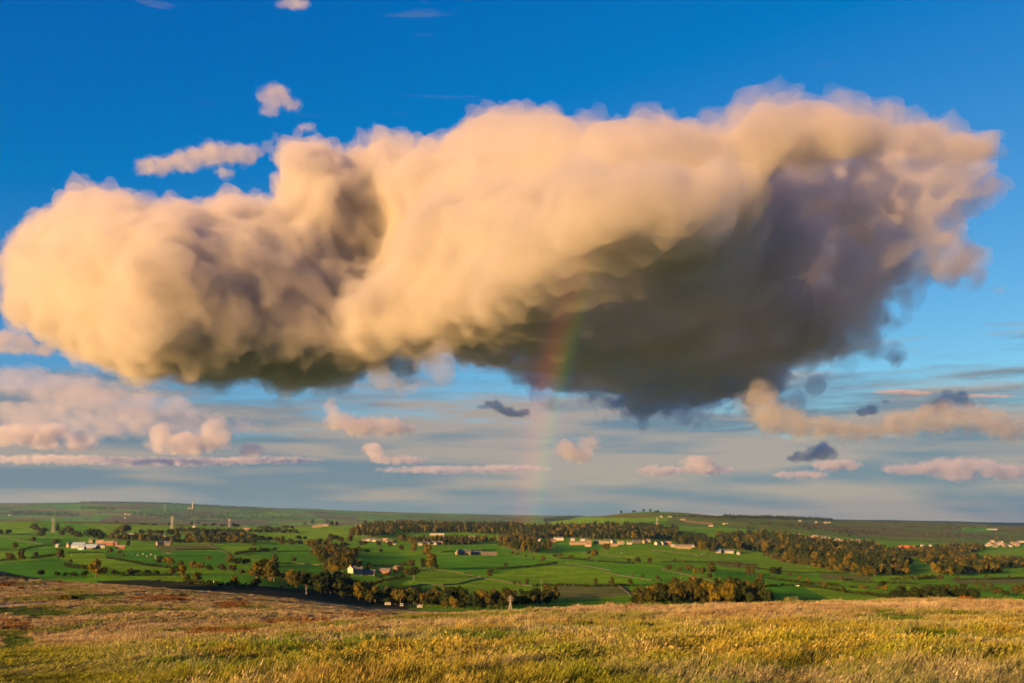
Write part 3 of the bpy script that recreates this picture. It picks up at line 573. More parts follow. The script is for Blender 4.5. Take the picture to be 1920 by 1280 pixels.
# --- trees measured one by one: px, row of the foot, height px, width px, look
ORD = ['first', 'second', 'third', 'fourth', 'fifth', 'sixth', 'seventh', 'eighth', 'ninth', 'tenth', 'eleventh', 'twelfth', 'thirteenth', 'fourteenth', 'fifteenth', 'sixteenth', 'seventeenth', 'eighteenth', 'nineteenth', 'twentieth']
ORD += ['twenty-'+q for q in ORD[:9]]+['thirtieth']+['thirty-'+q for q in ORD[:9]]+['fortieth']+['forty-'+q for q in ORD[:9]]+['fiftieth']
TREES = [
 ('beside the hedge at the left edge', [(28, 1030, 11, 14, 'o'), (18, 1052, 13, 18, 'o'), (41, 1050, 16, 18, 'o'), (66, 1045, 9, 14, 'd'), (63, 1017, 9, 13, 'o'), (105, 1022, 10, 18, 'o'), (115, 1050, 18, 24, 'o'), (133, 1056, 7, 12, 'b')]),
 ('along the top of the pale moor at left', [(180, 1082, 27, 30, 'g'), (195, 1079, 13, 20, 'd'), (75, 1080, 10, 22, 'd'), (106, 1081, 8, 16, 'd'), (122, 1082, 8, 12, 'd'), (138, 1082, 8, 20, 'd'), (160, 1081, 9, 18, 'd'), (212, 1079, 9, 16, 'd')]),
 ('around the blue-roofed farm', [(208, 1038, 9, 14, 'o'), (224, 1041, 8, 12, 'o'), (232, 1045, 6, 9, 'b'), (240, 1025, 10, 10, 'd'), (66, 998, 14, 20, 'o'), (82, 1002, 11, 20, 'd'), (75, 1005, 8, 20, 'b'), (130, 1004, 15, 24, 'o'), (145, 1010, 12, 24, 'o'), (115, 1006, 10, 16, 'o'), (175, 1012, 17, 30, 'd'), (190, 1013, 14, 18, 'd'), (235, 1003, 16, 30, 'o'), (220, 1004, 10, 18, 'o'), (16, 1003, 9, 12, 'd'), (2, 1002, 8, 10, 'd'), (108, 996, 12, 9, 'd')]),
 ('on the skyline of the left fields', [(132, 976, 3, 6, 'b'), (219, 981, 4, 8, 'b'), (162, 974, 3, 5, 'b'), (360, 984, 5, 8, 'd'), (371, 984, 6, 8, 'd'), (400, 986, 5, 14, 'd'), (418, 987, 4, 14, 'd'), (438, 989, 7, 12, 'd'), (446, 989, 6, 10, 'd'), (490, 993, 6, 16, 'o'), (316, 986, 6, 5, 'd'), (385, 986, 4, 14, 'd'), (290, 985, 3, 14, 'd'), (270, 984, 3, 18, 'd')]),
 ('in the rows between the left fields', [(300, 1058, 13, 18, 'd'), (317, 1061, 15, 24, 'g'), (340, 1066, 12, 18, 'o'), (360, 1066, 12, 20, 'g'), (375, 1067, 10, 22, 'g'), (392, 1071, 10, 18, 'd'), (416, 1072, 13, 18, 'o'), (436, 1073, 12, 18, 'o'), (327, 1080, 15, 20, 'o'), (343, 1084, 20, 18, 'g'), (352, 1093, 14, 20, 'o'), (369, 1095, 18, 22, 'o'), (391, 1050, 7, 13, 'g'), (431, 1058, 17, 14, 'g'), (445, 1060, 12, 24, 'd'), (462, 1060, 11, 20, 'd'), (475, 1034, 7, 18, 'd'), (490, 1033, 6, 14, 'd'), (490, 1062, 9, 22, 'o'), (485, 1080, 9, 16, 'o'), (470, 1077, 9, 20, 'b'), (455, 1076, 7, 16, 'b'), (255, 1078, 8, 24, 'd'), (275, 1077, 7, 22, 'd'), (295, 1078, 7, 20, 'd'), (245, 1077, 10, 14, 'o')]),
 ('standing in the field beyond the black slope', [(440, 1101, 17, 22, 'g'), (480, 1102, 15, 22, 'd'), (529, 1104, 9, 12, 'd')]),
 ('in the belt behind the left farms', [(332, 1014, 18, 16, 'o'), (354, 1014, 12, 15, 'g'), (280, 1003, 9, 20, 'o'), (298, 1004, 9, 20, 'o'), (265, 1002, 8, 14, 'o'), (385, 1015, 18, 20, 'o'), (400, 1013, 17, 22, 'd'), (420, 1012, 12, 20, 'o'), (440, 1012, 13, 24, 'o'), (458, 1013, 14, 20, 'g'), (472, 1012, 10, 20, 'd'), (475, 1025, 6, 8, 'o'), (370, 1010, 14, 16, 'd'), (320, 1006, 12, 16, 'd'), (410, 1016, 13, 16, 'd'), (490, 1015, 9, 20, 'd'), (505, 1016, 9, 16, 'd'), (520, 1018, 10, 16, 'o'), (530, 1022, 14, 14, 'o'), (545, 1024, 12, 18, 'o'), (560, 1022, 8, 18, 'd'), (500, 1033, 5, 16, 'd'), (515, 1033, 6, 14, 'd'), (560, 1012, 7, 16, 'd'), (572, 1012, 6, 8, 'd')]),
 ('beside the stone hilltop farm', [(571, 986, 7, 12, 'o'), (586, 983, 8, 10, 'd'), (613, 984, 9, 9, 'o'), (622, 986, 8, 10, 'd'), (632, 986, 7, 8, 'd'), (500, 995, 8, 26, 'o'), (520, 995, 6, 20, 'o'), (535, 993, 7, 14, 'o'), (548, 992, 5, 8, 'o')]),
 ('in the wooded cleft above the grey-roofed farmhouse', [(585, 1030, 16, 24, 'g'), (600, 1032, 18, 18, 'd'), (615, 1030, 15, 20, 'o'), (618, 1044, 18, 26, 'g'), (630, 1050, 14, 20, 'g'), (645, 1030, 12, 22, 'o'), (650, 1044, 16, 20, 'o'), (638, 1055, 16, 18, 'o'), (665, 1050, 18, 18, 'o'), (608, 1058, 20, 22, 'o'), (620, 1064, 12, 18, 'd'), (628, 1076, 14, 24, 'g'), (648, 1066, 10, 14, 'g'), (655, 1058, 14, 22, 'o'), (675, 1068, 15, 20, 'g'), (690, 1070, 12, 16, 'g'), (671, 1036, 10, 16, 'o'), (688, 1036, 5, 18, 'd'), (714, 1036, 6, 10, 'b'), (610, 1070, 10, 14, 'b'), (660, 1064, 12, 14, 'd')]),
 ('along the dark stream below the middle fields', [(515, 1056, 14, 18, 'o'), (550, 1054, 8, 14, 'b'), (505, 1059, 9, 14, 'd'), (490, 1083, 11, 16, 'o'), (503, 1084, 11, 16, 'o'), (515, 1085, 12, 16, 'g'), (530, 1087, 10, 18, 'o'), (546, 1097, 24, 26, 'g'), (556, 1101, 10, 14, 'o'), (575, 1100, 20, 24, 'd'), (590, 1104, 14, 24, 'd'), (612, 1096, 22, 28, 'd'), (632, 1092, 18, 24, 'd'), (640, 1100, 14, 26, 'd'), (660, 1110, 14, 20, 'd'), (600, 1110, 12, 22, 'd'), (620, 1113, 12, 26, 'd'), (640, 1116, 14, 24, 'd'), (682, 1116, 14, 22, 'o'), (655, 1094, 8, 18, 'd'), (700, 1114, 12, 20, 'd')]),
 ('between the village and the grey-roofed farmhouse', [(670, 1008, 20, 18, 'g'), (661, 1010, 16, 14, 'o'), (682, 1006, 14, 16, 'o'), (685, 986, 9, 9, 'o'), (640, 1018, 10, 20, 'o'), (655, 1018, 12, 18, 'o'), (630, 1013, 8, 16, 'd'), (620, 1018, 14, 18, 'o'), (710, 1025, 9, 16, 'd'), (730, 1026, 10, 14, 'o'), (680, 1024, 9, 18, 'd'), (752, 1033, 10, 14, 'o'), (776, 1036, 15, 14, 'g'), (740, 1022, 9, 12, 'o')]),
 ('around the tall grove right of the grey-roofed farmhouse', [(800, 1042, 19, 20, 'g'), (806, 1067, 26, 28, 'g'), (793, 1066, 16, 18, 'd'), (815, 1068, 16, 16, 'd'), (770, 1066, 14, 18, 'o'), (776, 1083, 17, 26, 'd'), (764, 1080, 12, 18, 'o'), (757, 1064, 8, 14, 'o'), (742, 1077, 8, 14, 'o'), (728, 1081, 7, 14, 'o'), (712, 1086, 7, 16, 'd'), (750, 1072, 9, 14, 'd')]),
 ('on the walls of the middle pastures', [(948, 1064, 7, 10, 'o'), (918, 1083, 14, 14, 'o'), (882, 1077, 6, 5, 'b'), (960, 1040, 6, 10, 'o'), (970, 1041, 5, 10, 'o'), (980, 1035, 12, 14, 'g'), (1008, 1038, 11, 14, 'g'), (1020, 1031, 14, 14, 'o'), (1030, 1031, 18, 14, 'o'), (1018, 1054, 10, 12, 'o'), (1050, 1046, 8, 12, 'o'), (1040, 1046, 6, 10, 'o'), (1070, 1047, 6, 14, 'b'), (1103, 1041, 9, 12, 'o'), (1116, 1047, 14, 20, 'g'), (1104, 1050, 6, 8, 'b'), (1138, 1033, 12, 20, 'o'), (1000, 1050, 6, 6, 'b'), (986, 1046, 6, 6, 'b')]),
 ('below the bright central pasture', [(988, 1098, 10, 12, 'o'), (975, 1097, 6, 8, 'b'), (965, 1096, 6, 8, 'b'), (1117, 1098, 12, 11, 'o'), (1147, 1099, 14, 13, 'o'), (1182, 1097, 10, 15, 'o'), (1187, 1080, 5, 5, 'b'), (1204, 1083, 5, 8, 'b'), (1231, 1088, 8, 14, 'o'), (1239, 1090, 6, 8, 'b'), (1050, 1098, 5, 12, 'b'), (1100, 1101, 4, 10, 'd')]),
 ('in the dark valley bottom behind the near grass', [(735, 1117, 14, 18, 'o'), (750, 1121, 16, 22, 'g'), (770, 1123, 18, 22, 'g'), (790, 1124, 14, 20, 'o'), (815, 1124, 18, 24, 'g'), (832, 1113, 12, 10, 'g'), (838, 1127, 16, 22, 'd'), (860, 1130, 16, 22, 'd'), (880, 1132, 16, 24, 'd'), (895, 1134, 14, 20, 'd'), (945, 1131, 20, 26, 'd'), (928, 1137, 14, 24, 'd'), (722, 1123, 14, 18, 'd'), (760, 1130, 12, 20, 'd'), (780, 1132, 12, 20, 'd'), (855, 1141, 8, 16, 'g'), (905, 1141, 8, 14, 'o'), (1025, 1119, 20, 22, 'o'), (1005, 1120, 14, 20, 'd'), (990, 1124, 14, 22, 'd'), (1036, 1123, 16, 20, 'd'), (965, 1136, 12, 24, 'd'), (985, 1136, 12, 22, 'd'), (1010, 1134, 12, 22, 'd'), (820, 1136, 10, 18, 'd'), (705, 1126, 12, 18, 'd'), (800, 1134, 10, 16, 'd')]),
 ('in the slanting row across the right pastures', [(1195, 1057, 11, 16, 'o'), (1180, 1054, 6, 12, 'b'), (1219, 1059, 11, 12, 'o'), (1264, 1053, 6, 8, 'b'), (1281, 1054, 4, 12, 'b'), (1255, 1069, 8, 14, 'o'), (1274, 1071, 6, 12, 'b'), (1292, 1071, 10, 14, 'o'), (1305, 1076, 9, 14, 'g'), (1318, 1078, 12, 18, 'o'), (1334, 1076, 18, 22, 'o'), (1330, 1086, 9, 14, 'o')]),
 ('dotted over the right pastures', [(1382, 1067, 11, 14, 'o'), (1402, 1077, 15, 12, 'o'), (1411, 1078, 14, 12, 'o'), (1424, 1079, 5, 8, 'b'), (1449, 1079, 14, 20, 'd'), (1462, 1079, 13, 16, 'd'), (1426, 1100, 20, 19, 'o'), (1410, 1099, 8, 8, 'b'), (1326, 1096, 6, 8, 'o'), (1481, 1083, 8, 8, 'o'), (1499, 1089, 9, 10, 'g'), (1515, 1092, 8, 12, 'g'), (1577, 1089, 10, 12, 'o'), (1590, 1090, 5, 18, 'd'), (1537, 1097, 6, 14, 'o'), (1545, 1104, 11, 10, 'g'), (1554, 1098, 6, 8, 'b'), (1581, 1111, 9, 11, 'o')]),
 ('beside the gold barn at the wood corner', [(1313, 1034, 17, 14, 'g'), (1322, 1036, 18, 16, 'o'), (1335, 1036, 14, 16, 'o'), (1344, 1036, 9, 8, 'o'), (1300, 1026, 12, 12, 'd')]),
 ('in the thickets below the right wood', [(1615, 1105, 8, 14, 'g'), (1625, 1106, 7, 14, 'o'), (1655, 1101, 10, 18, 'd'), (1645, 1108, 10, 16, 'o'), (1660, 1109, 10, 16, 'g'), (1600, 1103, 4, 16, 'd'), (1763, 1089, 9, 13, 'o'), (1795, 1087, 6, 10, 'o'), (1775, 1103, 7, 16, 'o'), (1790, 1104, 7, 14, 'o'), (1806, 1103, 7, 14, 'd'), (1831, 1101, 11, 10, 'o'), (1845, 1102, 7, 14, 'o'), (1857, 1102, 7, 12, 'o'), (1870, 1117, 13, 20, 'o'), (1886, 1118, 9, 14, 'd'), (1905, 1116, 16, 20, 'o'), (1918, 1113, 14, 18, 'o'), (1735, 1086, 7, 12, 'o'), (1722, 1086, 7, 12, 'o'), (1709, 1087, 7, 12, 'o'), (1696, 1087, 6, 12, 'o'), (1683, 1088, 6, 12, 'o'), (1748, 1085, 6, 10, 'd'), (1722, 1049, 7, 10, 'o'), (1705, 1061, 14, 18, 'd'), (1745, 1057, 11, 16, 'o'), (1752, 1056, 10, 12, 'd'), (1850, 1083, 6, 8, 'o'), (1893, 1082, 4, 6, 'b')]),
]
# --- woods: outline on the photograph, share of looks, height m, label
WOODS = [
 ('wooded cleft above the grey-roofed farmhouse', [(580, 1032), (640, 1027), (668, 1046), (662, 1068), (622, 1078), (604, 1062)], 'oodgd', 10, 11),
 ('dark grove by the black slope', [(565, 1097), (640, 1092), (690, 1112), (690, 1118), (610, 1116)], 'ddod', 7, 7.5),
 ('tree belt behind the left farms', [(195, 1010), (260, 1007), (330, 1015), (480, 1015), (480, 1020), (380, 1019), (240, 1014)], 'oddg', 11, 13),
 ('tree line along the left ridge', [(330, 992), (560, 997), (560, 1000), (330, 996)], 'odd', 8, 13),
 ('row below the middle-left fields', [(478, 1079), (560, 1095), (555, 1101), (478, 1085)], 'oogd', 11, 10),
 ('loose trees left of the red-roofed house', [(1720, 1042), (1830, 1040), (1830, 1054), (1740, 1060)], 'oodg', 11, 21),
 ('scrub along the front of the big right wood', [(1430, 1042), (1480, 1048), (1600, 1071), (1590, 1075), (1470, 1055)], 'oog', 7, 9),
 ('wood on the ridge left of the village', [(660, 1000), (700, 986), (735, 984), (740, 1002), (700, 1008)], 'oodg', 14, 11),
 ('wood along the middle ridge top', [(735, 986), (900, 986), (985, 992), (985, 1012), (930, 1002), (880, 1000), (835, 998), (760, 1000)], 'oddgd', 13, 12),
 ('trees behind the white cottages', [(740, 1012), (800, 1014), (870, 1012), (930, 1016), (860, 1022), (780, 1020)], 'oodg', 11, 11),
 ('long wood behind the central village', [(985, 994), (1060, 990), (1200, 990), (1268, 996), (1270, 1012), (1210, 1013), (1060, 1009), (1000, 1012)], 'oddgd', 17, 12),
 ('wood left of the central village', [(938, 1012), (1000, 1008), (1010, 1040), (965, 1032), (935, 1022)], 'oogd', 13, 11),
 ('wood right of the long gold barn', [(1260, 1008), (1310, 1008), (1345, 1020), (1345, 1030), (1300, 1026), (1262, 1018)], 'odd', 13, 10.5),
 ('big wood on the right', [(1345, 1008), (1440, 1004), (1500, 1012), (1560, 1022), (1640, 1024), (1680, 1045), (1700, 1062), (1690, 1075), (1610, 1068), (1480, 1046), (1440, 1036), (1385, 1034), (1345, 1022)], 'oddgd', 15, 13.5),
 ('tree belt at the foot of the big right wood', [(1590, 1076), (1700, 1067), (1700, 1079), (1610, 1079)], 'ogd', 9, 9),
 ('tree belts at the right edge', [(1742, 1076), (1790, 1064), (1840, 1052), (1920, 1052), (1920, 1064), (1850, 1066), (1890, 1074), (1780, 1079)], 'oddg', 11, 11),
 ('trees by the red-roofed house', [(1660, 1035), (1700, 1032), (1745, 1030), (1830, 1024), (1850, 1030), (1780, 1042), (1710, 1045), (1670, 1045)], 'oodg', 12, 13),
 ('round clump just beyond the near grass', [(1185, 1130), (1230, 1116), (1300, 1110), (1400, 1116), (1445, 1129), (1440, 1136), (1190, 1140)], 'oogd', 9, 7),
 ('dark bushes beyond the grass at right', [(1668, 1122), (1740, 1117), (1830, 1121), (1825, 1128), (1668, 1128)], 'oddd', 6, 9),
 ('dark trees filling the valley bottom', [(650, 1112), (760, 1124), (900, 1132), (1000, 1126), (1040, 1121), (1040, 1134), (940, 1143), (860, 1142), (740, 1133), (640, 1122)], 'ddoog', 7, 7.5),
]
allt = []
for area, lst in TREES:
    lst = sorted(lst)
    for k, (px, py, hp, wp, kd) in enumerate(lst):
        p = ground(px, py, ymin=395 if py < 1142 else 6); s = p.y/F
        bush = kd == 'b'; kind = 'o' if bush else kd
        ratio = wp/hp
        shp = 6+rng.randrange(2) if bush else (rng.randrange(3) if ratio < 1.3 else 3+rng.randrange(2)) if ratio > .8 else 5
        allt.append(dict(p=p, h=hp*s*1.3, w=wp*s*1.45, kind=kind, shp=shp, area=area, k=k, n=len(lst), app=hp*math.sqrt(wp/hp), bush=bush, one=True))
for area, poly, kinds, hm, sp in WOODS:
    x0, x1 = min(q[0] for q in poly), max(q[0] for q in poly)
    # lay the outline on the ground, then plant it
    G = [ground(px, py, ymin=395) for px, py in poly]
    gp = [(g.x, g.y) for g in G]
    xa, xb = min(q[0] for q in gp), max(q[0] for q in gp); ya, yb = min(q[1] for q in gp), max(q[1] for q in gp)
    n = int((xb-xa)*(yb-ya)/(sp*sp*.8)); c = nrg.uniform((xa, ya), (xb, yb), (n, 2)); c = c[in_poly(c[:, 0], c[:, 1], gp)]
    keep = []; grid = {}
    for x, y in c:
        key = (int(x/sp), int(y/sp)); ok = True
        for dx in (-1, 0, 1):
            for dy in (-1, 0, 1):
                for q in grid.get((key[0]+dx, key[1]+dy), ()):
                    if (q[0]-x)**2+(q[1]-y)**2 < (sp*.8)**2: ok = False
        if ok: grid.setdefault(key, []).append((x, y)); keep.append((x, y))
    zz = height(np.array([q[0] for q in keep]), np.array([q[1] for q in keep])) if keep else []
    for (x, y), z in zip(keep, zz):
        h = hm*rng.choice([.6, .8, .95, 1.1, 1.35])*rng.uniform(.9, 1.1); wd = max(sp*rng.uniform(1.1, 1.5), h*rng.uniform(.75, 1.1))
        allt.append(dict(p=Vector((x, y, z)), h=h, w=wd, kind=rng.choice(kinds), shp=rng.choice([0, 1, 2, 3, 4, 1]), area=area, app=math.sqrt(h*wd)/y*F, bush=hm < 7, one=False))
print('trees', len(allt))
LOOK = {'o': 'olive-green', 'd': 'dark green', 'g': 'golden-green'}
SHN = ['rounded', 'rounded', 'rounded', 'spreading', 'spreading', 'slender', 'low', 'low']
def pick(lst, n):
    lst = sorted(lst, key=lambda d: (-int(d['one']), -d['app'])); return lst[:n], lst[n:]
trees_i, rest1 = pick([d for d in allt if not d['bush']], 300)
bush_i, rest2 = pick([d for d in allt if d['bush']], 110)
cnt = {}
for d in sorted(trees_i+bush_i, key=lambda d: d['p'].x/d['p'].y):
    if not d['one']: cnt.setdefault((d['area'], d['kind'], d['bush']), []).append(d)
for lst in cnt.values():
    for k, d in enumerate(lst): d['k'] = k; d['n'] = len(lst)
for d in trees_i+bush_i:
    nm = 'bush' if d['bush'] else 'tree'
    if d['one']:
        # the order counts trees and bushes of the spot together, from the left
        lab = '%s %s %s, %s from the left of the %s trees and bushes %s' % (LOOK[d['kind']], SHN[d['shp']], nm, ORD[d['k']], str(d['n']), d['area'])
        lab = lab if len(lab.split()) <= 16 else '%s %s, %s from the left among those %s' % (LOOK[d['kind']], nm, ORD[d['k']], d['area'])
        if len(lab.split()) > 16: lab = ' '.join(lab.split()[:16])
    elif 1 < d['n'] <= 14: lab = '%s %s, %s from left in the %s' % (LOOK[d['kind']], nm, ORD[d['k']], d['area'])
    else: lab = '%s %s among the %s' % (LOOK[d['kind']], nm, d['area'])
    spawn_tree(d['p'], d['h'], d['w'], d['kind'], d['shp'], nm, lab, nm, d['area'])
def proto_tree(i, shp, kind):
    v, f = crown_geo(40+shp, SHAPES[shp], 150); v2, f2 = trunk_geo(40+shp, SHAPES[shp]); n = len(v)
    me = bpy.data.meshes.new('wood_tree'); me.from_pydata([tuple(q) for q in v]+[tuple(q) for q in v2], [], list(f)+[tuple(q+n for q in g) for g in f2]); me.update()
    me.materials.append(LEAF[kind]); me.materials.append(BARK)
    mi = np.zeros(len(me.polygons), np.int32); mi[len(f):] = 1; me.polygons.foreach_set('material_index', mi)
    return bpy.data.objects.new('kind_%02d' % i, me)
KINDS = [(s_, k_) for k_ in 'odg' for s_ in (0, 1, 3, 5, 6)]
protos = [proto_tree(i, s_, k_) for i, (s_, k_) in enumerate(KINDS)]
SMAP = {0: 0, 1: 1, 2: 0, 3: 3, 4: 3, 5: 5, 6: 6, 7: 6}
def wood_stuff(name, ds, label, cat):
    pts = [d['p'] for d in ds]; rot = [(0, 0, rng.uniform(0, 6.28)) for d in ds]; scl = []; idx = []
    for d in ds:
        sh = SMAP[d['shp']]; wm = {0: 1.02, 1: 1.02, 3: 1.35, 5: .72, 6: 1.6}[sh]; s_ = d['w']/wm; scl.append((s_, s_, d['h'])); idx.append(KINDS.index((sh, d['kind'])))
    return scatter(name, pts, rot, scl, idx, None, protos, label, cat)
wood_stuff('woodland', rest1+rest2, 'dense mixed woods on the ridges beyond the fields', 'woodland')
# far woods and hedgerow trees on the hills, too small to tell apart
FARW = [([(150, 938), (420, 946), (560, 955), (420, 951), (150, 944)], 1100, 'd', 11, 7000), ([(20, 958), (150, 962), (150, 968), (20, 965)], 330, 'dd', 10, 5500), ([(150, 948), (215, 950), (215, 958), (150, 956)], 260, 'do', 10, 5500), ([(250, 958), (480, 962), (600, 970), (560, 976), (300, 970), (250, 966)], 620, 'dd', 10, 5500), ([(430, 953), (520, 956), (560, 962), (440, 960)], 200, 'd', 10, 5500), ([(700, 966), (980, 972), (980, 980), (700, 978)], 420, 'dd', 9, 5500), ([(540, 950), (760, 956), (760, 958), (540, 953)], 160, 'd', 9, 7000),
        ([(1020, 972), (1090, 963), (1150, 958), (1240, 960), (1240, 962), (1150, 961), (1090, 967), (1020, 978)], 420, 'dd', 15, 3700), ([(1240, 966), (1350, 968), (1350, 972), (1240, 970)], 60, 'do', 8, 3700), ([(1350, 968), (1440, 969), (1560, 973), (1560, 976), (1440, 973), (1350, 972)], 420, 'dd', 14, 3700), ([(1255, 980), (1370, 986), (1370, 992), (1255, 986)], 90, 'doo', 8, 3650), ([(1400, 980), (1560, 985), (1660, 1000), (1600, 1012), (1500, 1002), (1400, 996)], 230, 'od', 10, 3400), ([(1560, 975), (1920, 985), (1920, 1012), (1760, 1016), (1620, 996)], 280, 'oddg', 10, 3400), ([(1640, 978), (1920, 986), (1920, 989), (1640, 982)], 240, 'do', 9, 4500), ([(1000, 988), (1110, 982), (1110, 987), (1010, 992)], 70, 'do', 8, 3300), ([(0, 944), (1000, 972), (1000, 978), (0, 970)], 520, 'do', 9, 4600)]
fw = []
for poly, n, kinds, hm, ymin in FARW:
    g = [ground(px, py, ymin=ymin) for px, py in poly]; gp = [(q.x, q.y) for q in g]
    A = np.array(gp); c = nrg.uniform(A.min(0), A.max(0), (n*8, 2)); c = c[in_poly(c[:, 0], c[:, 1], gp)][:n]
    if len(c) == 0: continue
    cl = fbm(c[:, 0]/420, c[:, 1]/420, 2); dense = n > 300
    zz = height(c[:, 0], c[:, 1])
    for (x, y), z, q in zip(c, zz, cl):
        if (not dense and q < -.08): continue
        fw.append(dict(p=Vector((x, y, z)), h=hm*rng.uniform(.7, 1.3), w=hm*rng.uniform(1.0, 2.2), kind=rng.choice(kinds), shp=rng.choice([0, 1, 3, 6])))
wood_stuff('far_woodland', fw, 'small woods and scattered trees on the far hills', 'woodland')
print('far', len(fw))
# --- hedges and dry stone walls, each a thing of its own
def drape(pts, step):
    g = [ground(px, py, ymin=395) for px, py in pts]; out = []
    for a_, b_ in zip(g, g[1:]):
        m_ = max(1, int((b_-a_).length/step))
        for i in range(m_): q = a_.lerp(b_, i/m_); out.append(Vector((q.x, q.y, H(q.x, q.y))))
    q = g[-1]; out.append(Vector((q.x, q.y, H(q.x, q.y)))); return out
def hedge(pts, h, label):
    L3 = drape(pts, 1.6); V, Fc = [], []; o0 = L3[0]
    for i, p in enumerate(L3):
        hh = h*(.75+.5*rng.random()); gap = mn.noise(Vector((p.x*.03, p.y*.03, 3))) > .38
        if gap: continue
        for _ in range(7):
            c = p-o0+Vector((rng.gauss(0, .55), rng.gauss(0, .55), hh*rng.uniform(.1, 1))); a = rng.uniform(.5, 1.0)
            n_ = Vector((rng.gauss(0, 1), rng.gauss(0, 1), rng.gauss(0, 1)+.4)).normalized(); t1 = n_.orthogonal().normalized()*a; t2 = n_.cross(t1)*.8; k = len(V)
            V += [c+t1, c+t2, c-t1, c-t2]; Fc.append((k, k+1, k+2, k+3))
    o = mesh_obj('hedge', V, Fc, LEAF['h']); o.location = o0; return tag(o, label, 'hedge')
STONE = plain('gritstone', (.05, .05, .036), .9, .35, 1.2)
def wall(pts, label):
    L3 = drape(pts, 6); o0 = L3[0]; V, Fc = [], []
    for i, p in enumerate(L3):
        d = (L3[min(i+1, len(L3)-1)]-L3[max(i-1, 0)]); d.z = 0; d.normalize(); s_ = Vector((-d.y, d.x, 0)); h = 1.0+rng.uniform(-.45, .2); q = p-o0
        V += [q-s_*.38-Vector((0, 0, .5)), q-s_*.24+Vector((0, 0, h)), q+s_*.24+Vector((0, 0, h)), q+s_*.38-Vector((0, 0, .5))]
        if i:
            k = len(V)-8; Fc += [(k, k+4, k+5, k+1), (k+1, k+5, k+6, k+2), (k+2, k+6, k+7, k+3)]
    k = len(V)-4; Fc += [(0, 1, 2, 3), (k+3, k+2, k+1, k)]
    o = mesh_obj('stone_wall', V, Fc, STONE); o.location = o0; return tag(o, label, 'wall')
for pts, h, lab in [
 ([(35, 1032), (60, 1026), (85, 1023), (130, 1024)], 2.4, 'dark hedge leading left from the blue-roofed farm'),
 ([(0, 1052), (30, 1049), (60, 1048), (100, 1041), (118, 1040)], 2.4, 'dark hedge rising from the left edge towards the farm'),
 ([(130, 1037), (160, 1036), (195, 1037)], 2.2, 'straight dark hedge below the blue-roofed farm'),
 ([(0, 1031), (20, 1031), (30, 1031)], 2.0, 'short hedge at the left edge below the farm'),
 ([(215, 1078), (260, 1079), (320, 1079)], 2.8, 'bushy hedge above the black slope on the left'),
 ([(330, 1031), (380, 1030), (412, 1030)], 1.6, 'low hedge under the pale dry field'),
 ([(440, 1040), (470, 1034), (500, 1032)], 2.4, 'hedge curving up left of the wooded cleft'),
 ([(480, 1034), (540, 1034), (590, 1033)], 1.6, 'thin hedge between two fields left of the cleft'),
 ([(915, 1076), (930, 1068), (955, 1066), (1000, 1062), (1045, 1056)], 2.6, 'dark clipped hedge above the bright central pasture'),
 ([(690, 1098), (720, 1090), (760, 1082)], 2.6, 'hedge running up to the grove by the grey-roofed farmhouse'),
 ([(1000, 1099), (1060, 1097), (1110, 1099), (1200, 1098)], 1.8, 'low hedge below the bright central pasture'),
 ([(1440, 1098), (1500, 1098), (1560, 1106), (1620, 1114), (1680, 1124)], 2.0, 'hedge sloping down across the right pastures'),
 ([(1400, 1063), (1480, 1073), (1590, 1075)], 1.6, 'thin hedge below the big right wood'),
 ([(1670, 1088), (1715, 1087), (1755, 1085)], 3.2, 'tall hedge row in the right-hand meadows'),
 ([(1240, 1053), (1330, 1054), (1420, 1060)], 1.5, 'thin level hedge across the right pastures'),
 ([(1380, 1099), (1420, 1100), (1450, 1098)], 1.6, 'short hedge beside the large single tree on the right'),
 ([(1790, 1086), (1850, 1086), (1920, 1084)], 1.6, 'thin hedge at the right edge'),
 ([(500, 1071), (560, 1077), (610, 1087)], 2.8, 'hedge along the foot of the field left of the cleft'),
 ([(345, 1092), (420, 1099), (480, 1101)], 2.4, 'hedge at the upper rim of the black slope'),
 ([(690, 1063), (740, 1061), (775, 1059)], 2.2, 'hedge right of the yellow trees at the farmhouse'),
 ([(1050, 1047), (1130, 1053), (1190, 1057)], 2.2, 'hedge below the village, leading to the slanting tree row'),
 ([(1260, 1089), (1330, 1099), (1400, 1104)], 2.6, 'hedge behind the round clump'),
 ([(1440, 1085), (1520, 1095), (1600, 1101)], 2.4, 'hedge with golden bushes in the right pastures'),
 ([(1600, 1092), (1660, 1093), (1720, 1095)], 2.4, 'hedge left of the right-hand thickets'),
 ([(1700, 1105), (1790, 1106), (1860, 1108)], 2.6, 'hedge through the right-hand thickets'),
 ([(830, 1035), (880, 1033), (930, 1031)], 2.2, 'hedge behind the pasture farm'),
 ([(120, 1061), (165, 1067), (188, 1077)], 2.6, 'hedge slanting down to the large golden tree at left'),
 ([(200, 1046), (262, 1057), (318, 1065)], 1.8, 'hedge under the sheep field at left'),
 ([(0, 1002), (40, 1002), (80, 1004)], 2.2, 'far hedge at the left edge above the farm')]: hedge(pts, h, lab)
